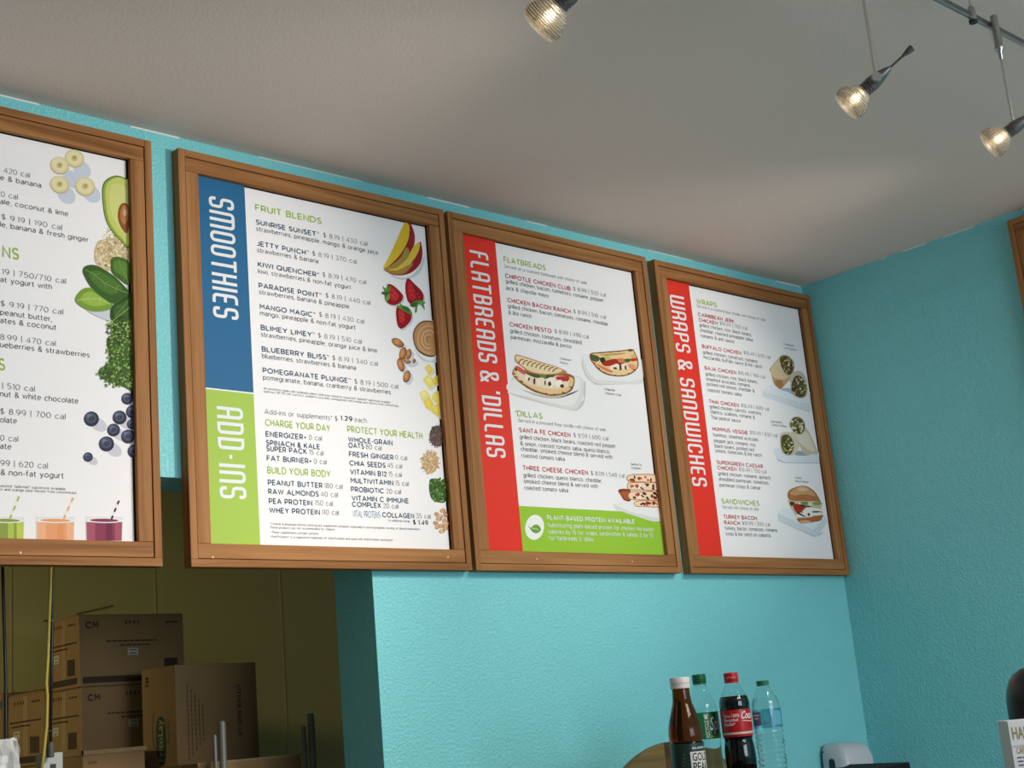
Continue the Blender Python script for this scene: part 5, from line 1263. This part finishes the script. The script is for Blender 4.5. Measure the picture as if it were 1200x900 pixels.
for i, (ya, yb, lb_) in enumerate(((.93, 1.098, 'bottom carton of the stack, showing just below the two printed cartons'), (1.104, 1.34, 'bottom carton left of the yellow cable, below the printed carton'), (1.346, 1.6, 'bottom carton in the far left of the row, below the blue taped one'))):
    carton(lb_, 1.600, ya, 1.3725, 1.88, yb, 1.570)
q = hit(97, 881, .72)
carton('low cardboard carton with red mark and pale rim, in front of the stack', q.x, .72, 1.3725, q.x+.160, .89, q.z)
lc = [o for o in COL.objects if o.name.startswith('carton')][-1]
bm = bmesh.new(); w = .160; hz = q.z-1.3725; bx(bm, -.003, -.004, hz-.008, w+.003, -.0002, hz+.002); bx(bm, -.003, -.004, hz-.008, -.0002, .17, hz+.002); obj('pale_rim', bm, CARDEDGE, lc)
bm = bmesh.new(); put_text(bm, 'cm', .012, .034, hz-.030, .010, lambda X, Z: (X, -.0006, Z), .08); obj('red_mark', bm, mat('red_carton_ink', (.22, .03, .02), .7), lc)
# open flap sticking up from the upper carton
up = [o for o in COL.objects if o.name.startswith('carton')][0]
bm = bmesh.new(); v = [(.002, .01, .181), (.105, .01, .198), (.105, .0125, .1995), (.002, .0125, .183), (.002, .07, .183), (.105, .05, .201)]
vs = [bm.verts.new(p) for p in [(.0, .012, .182), (.108, .020, .2035), (.112, .075, .2045), (.0, .085, .183), (.0, .012, .1860), (.108, .020, .2085), (.112, .075, .2095), (.0, .085, .1870)]]
for f in ((0, 3, 2, 1), (4, 5, 6, 7), (0, 1, 5, 4), (1, 2, 6, 5), (2, 3, 7, 6), (3, 0, 4, 7)): bm.faces.new([vs[i] for i in f])
obj('raised_flap', bm, CARD, up)
rw = [o for o in COL.objects if o.name.startswith('carton')][2]
bm = bmesh.new(); vs = [bm.verts.new(p) for p in [(.0, .02, .188), (.06, .02, .196), (.06, .20, .200), (.0, .22, .189), (.0, .02, .190), (.06, .02, .198), (.06, .20, .202), (.0, .22, .191)]]
for f in ((0, 3, 2, 1), (4, 5, 6, 7), (0, 1, 5, 4), (1, 2, 6, 5), (2, 3, 7, 6), (3, 0, 4, 7)): bm.faces.new([vs[i] for i in f])
obj('raised_flap', bm, CARD, rw)

# snack carton
A = hit(205, 779, .66)
sx, sz = A.x, A.z
W2, D2, H2 = .245, .150, sz-1.3725
t = thing('carton', 'tall carton with a green oval logo on its lit left side', 'carton', (sx, .66, 1.3725), 'cardboard cartons in the store room', math.radians(5))
box('box_body', (0, 0, 0), (W2, D2, H2), CARD, t, .002)
S = lambda y, z: (-.0007, y, z)
bm = bmesh.new(); n = 28; cy, cz_ = .068, H2-.178
bm.faces.new([bm.verts.new((-.0006, cy+.0215*math.copysign(abs(math.cos(a))**.8, math.cos(a)), cz_+.058*math.copysign(abs(math.sin(a))**.6, math.sin(a)))) for a in [2*math.pi*k/n for k in range(n)]])
lg = obj('oval_logo', bm, mat('carton_green_ink', (.03, .075, .03), .7), t)
bm = bmesh.new(); put_text(bm, 'FritoLay', cz_-.051, cz_+.051, (cy-.008), .021, lambda X, Z: (-.0010, Z, X), .03); obj('logo_lettering', bm, mat('carton_pale_ink', (.36, .30, .17), .8), lg)
bm = bmesh.new(); put_text(bm, 'Good fun!', cz_-.010, cz_+.048, (cy-.036), .009, lambda X, Z: (-.0008, Z, X), .0)
put_text(bm, '5M', H2-.045, H2-.020, (D2-.034), .016, lambda X, Z: (-.0008, Z, X), .03); obj('side_printing', bm, INKD, t)
bm = bmesh.new()
for k in range(24):
    a0, a1 = math.pi*(.15+.7*k/24), math.pi*(.15+.7*(k+1)/24)
    bm.faces.new([bm.verts.new((-.0008, cy+.018+.019*math.sin(a)*r, cz_+.024-.052*math.cos(a)*r*1.0)) for a, r in ((a0, 1), (a1, 1), (a1, .93), (a0, .93))])
obj('logo_arc', bm, INKD, t)
bm = bmesh.new(); put_text(bm, 'OTHER END UP', -(H2-.055), -(H2-.185), W2*.74, .012, lambda X, Z: (Z, -.0008, -X), .05)
for k in range(5): 
    for i in range(16-k*2): bm.faces.new([bm.verts.new((W2*(.13+.045*k)+a, -.0007, H2-.05-.012*k-i*.0115-b)) for a, b in ((0, 0), (.0022, 0), (.0022, .009), (0, .009))])
obj('front_printing', bm, INKD, t)
# open shallow tray in front
q = hit(232, 896, .45); q2 = hit(352, 882.5, .45)
t = thing('carton', 'shallow open cardboard tray between the rack posts at the bottom edge', 'carton', (q.x, .45, 1.3725), 'cardboard cartons in the store room')
w = q2.x-q.x; h = (q.z+q2.z)/2-1.3725; bm = bmesh.new()
bx(bm, 0, 0, 0, w, .004, h); bx(bm, 0, .17, 0, w, .174, h); bx(bm, 0, .004, 0, .004, .17, h); bx(bm, w-.004, .004, 0, w, .17, h); bx(bm, .004, .004, 0, w-.004, .17, .004); obj('tray_body', bm, CARD, t)
bm = bmesh.new(); bx(bm, -.0012, -.0012, h-.004, w+.0012, -.0002, h+.001); obj('pale_rim', bm, CARDEDGE, t)

for o in COL.objects:
    if any(k in o.name for k in ('lettering', 'printing', 'sticker_print', 'fine_print', 'leaf_print')): o['kind'] = 'stuff'
# hanging cords
CY = .25
def cord(name, label, pts, r, m):
    o = thing(name, label, 'cable', pts[0]); b = Vector(pts[0])
    bm = bmesh.new(); tube(bm, [Vector(p)-b for p in pts], r, 8); obj('cord_line', bm, m, o, smooth='all'); return o
a = hit(3, 666, CY); b = hit(6.5, 790, CY); c = hit(7, 868, CY)
cord('hanging_cord', 'thin black cord hanging at the far left of the pass-through', [(c.x, CY, 1.40), tuple(c), tuple(b), tuple(a), (a.x-.01, CY, 2.699)], .0034, BLACK)
a = hit(62, 666, CY); b = hit(60.5, 770, CY); c = hit(59, 872, CY)
oc = cord('hanging_cord', 'black cord hanging beside the yellow cable, ending in a grey plug', [tuple(c), tuple(b), tuple(a), (a.x+.01, CY, 2.699)], .0034, BLACK)
bm = bmesh.new(); lathe(bm, [(.006, -.026), (.0075, -.024), (.0075, -.004), (.004, .004)], 14); obj('plug', bm, mat('grey_plug', (.08, .08, .075), .5), oc)
for py in (727.5, 856.5):
    z = hit(60, py, CY).z-c.z; bm = bmesh.new(); bx(bm, -.010, -.005, z-.001, .009, -.003, z+.001); bx(bm, -.010, .003, z-.001, .004, .005, z+.001); bx(bm, -.011, -.005, z-.001, -.009, .005, z+.001); obj('cable_tie', bm, BLACK, oc)
P_ = [hit(x, y, CY-.012) for x, y in ((48, 905), (51, 885), (54.5, 850), (55.3, 815), (54, 800), (56, 770), (57.5, 727), (59, 690), (59.5, 664))]
cord('yellow_cable', 'yellow cable hanging beside the black cord in front of the cartons', [tuple(p) for p in P_]+[(P_[-1].x-.01, CY-.012, 2.699)], .0036, mat('yellow_jacket', (.42, .32, .04), .4))
q = hit(45, 883.5, CY+.03); q2 = hit(70, 881, CY+.03)
t = thing('outlet_box', 'pale grey outlet box with black window under the hanging cords', 'outlet box', (q.x, CY+.015, 1.4))
w = q2.x-q.x; h = q.z-1.4
box('outlet_body', (0, 0, 0), (w, .03, h), mat('pale_grey_plastic', (.42, .43, .40), .5), t, .002)
bm = bmesh.new(); prism(bm, [(w*.36, h-.055), (w*.62, h-.055), (w*.66, h-.022), (w*.40, h-.022)], -.0012, -.0002); obj('black_window', bm, BLACK, t)
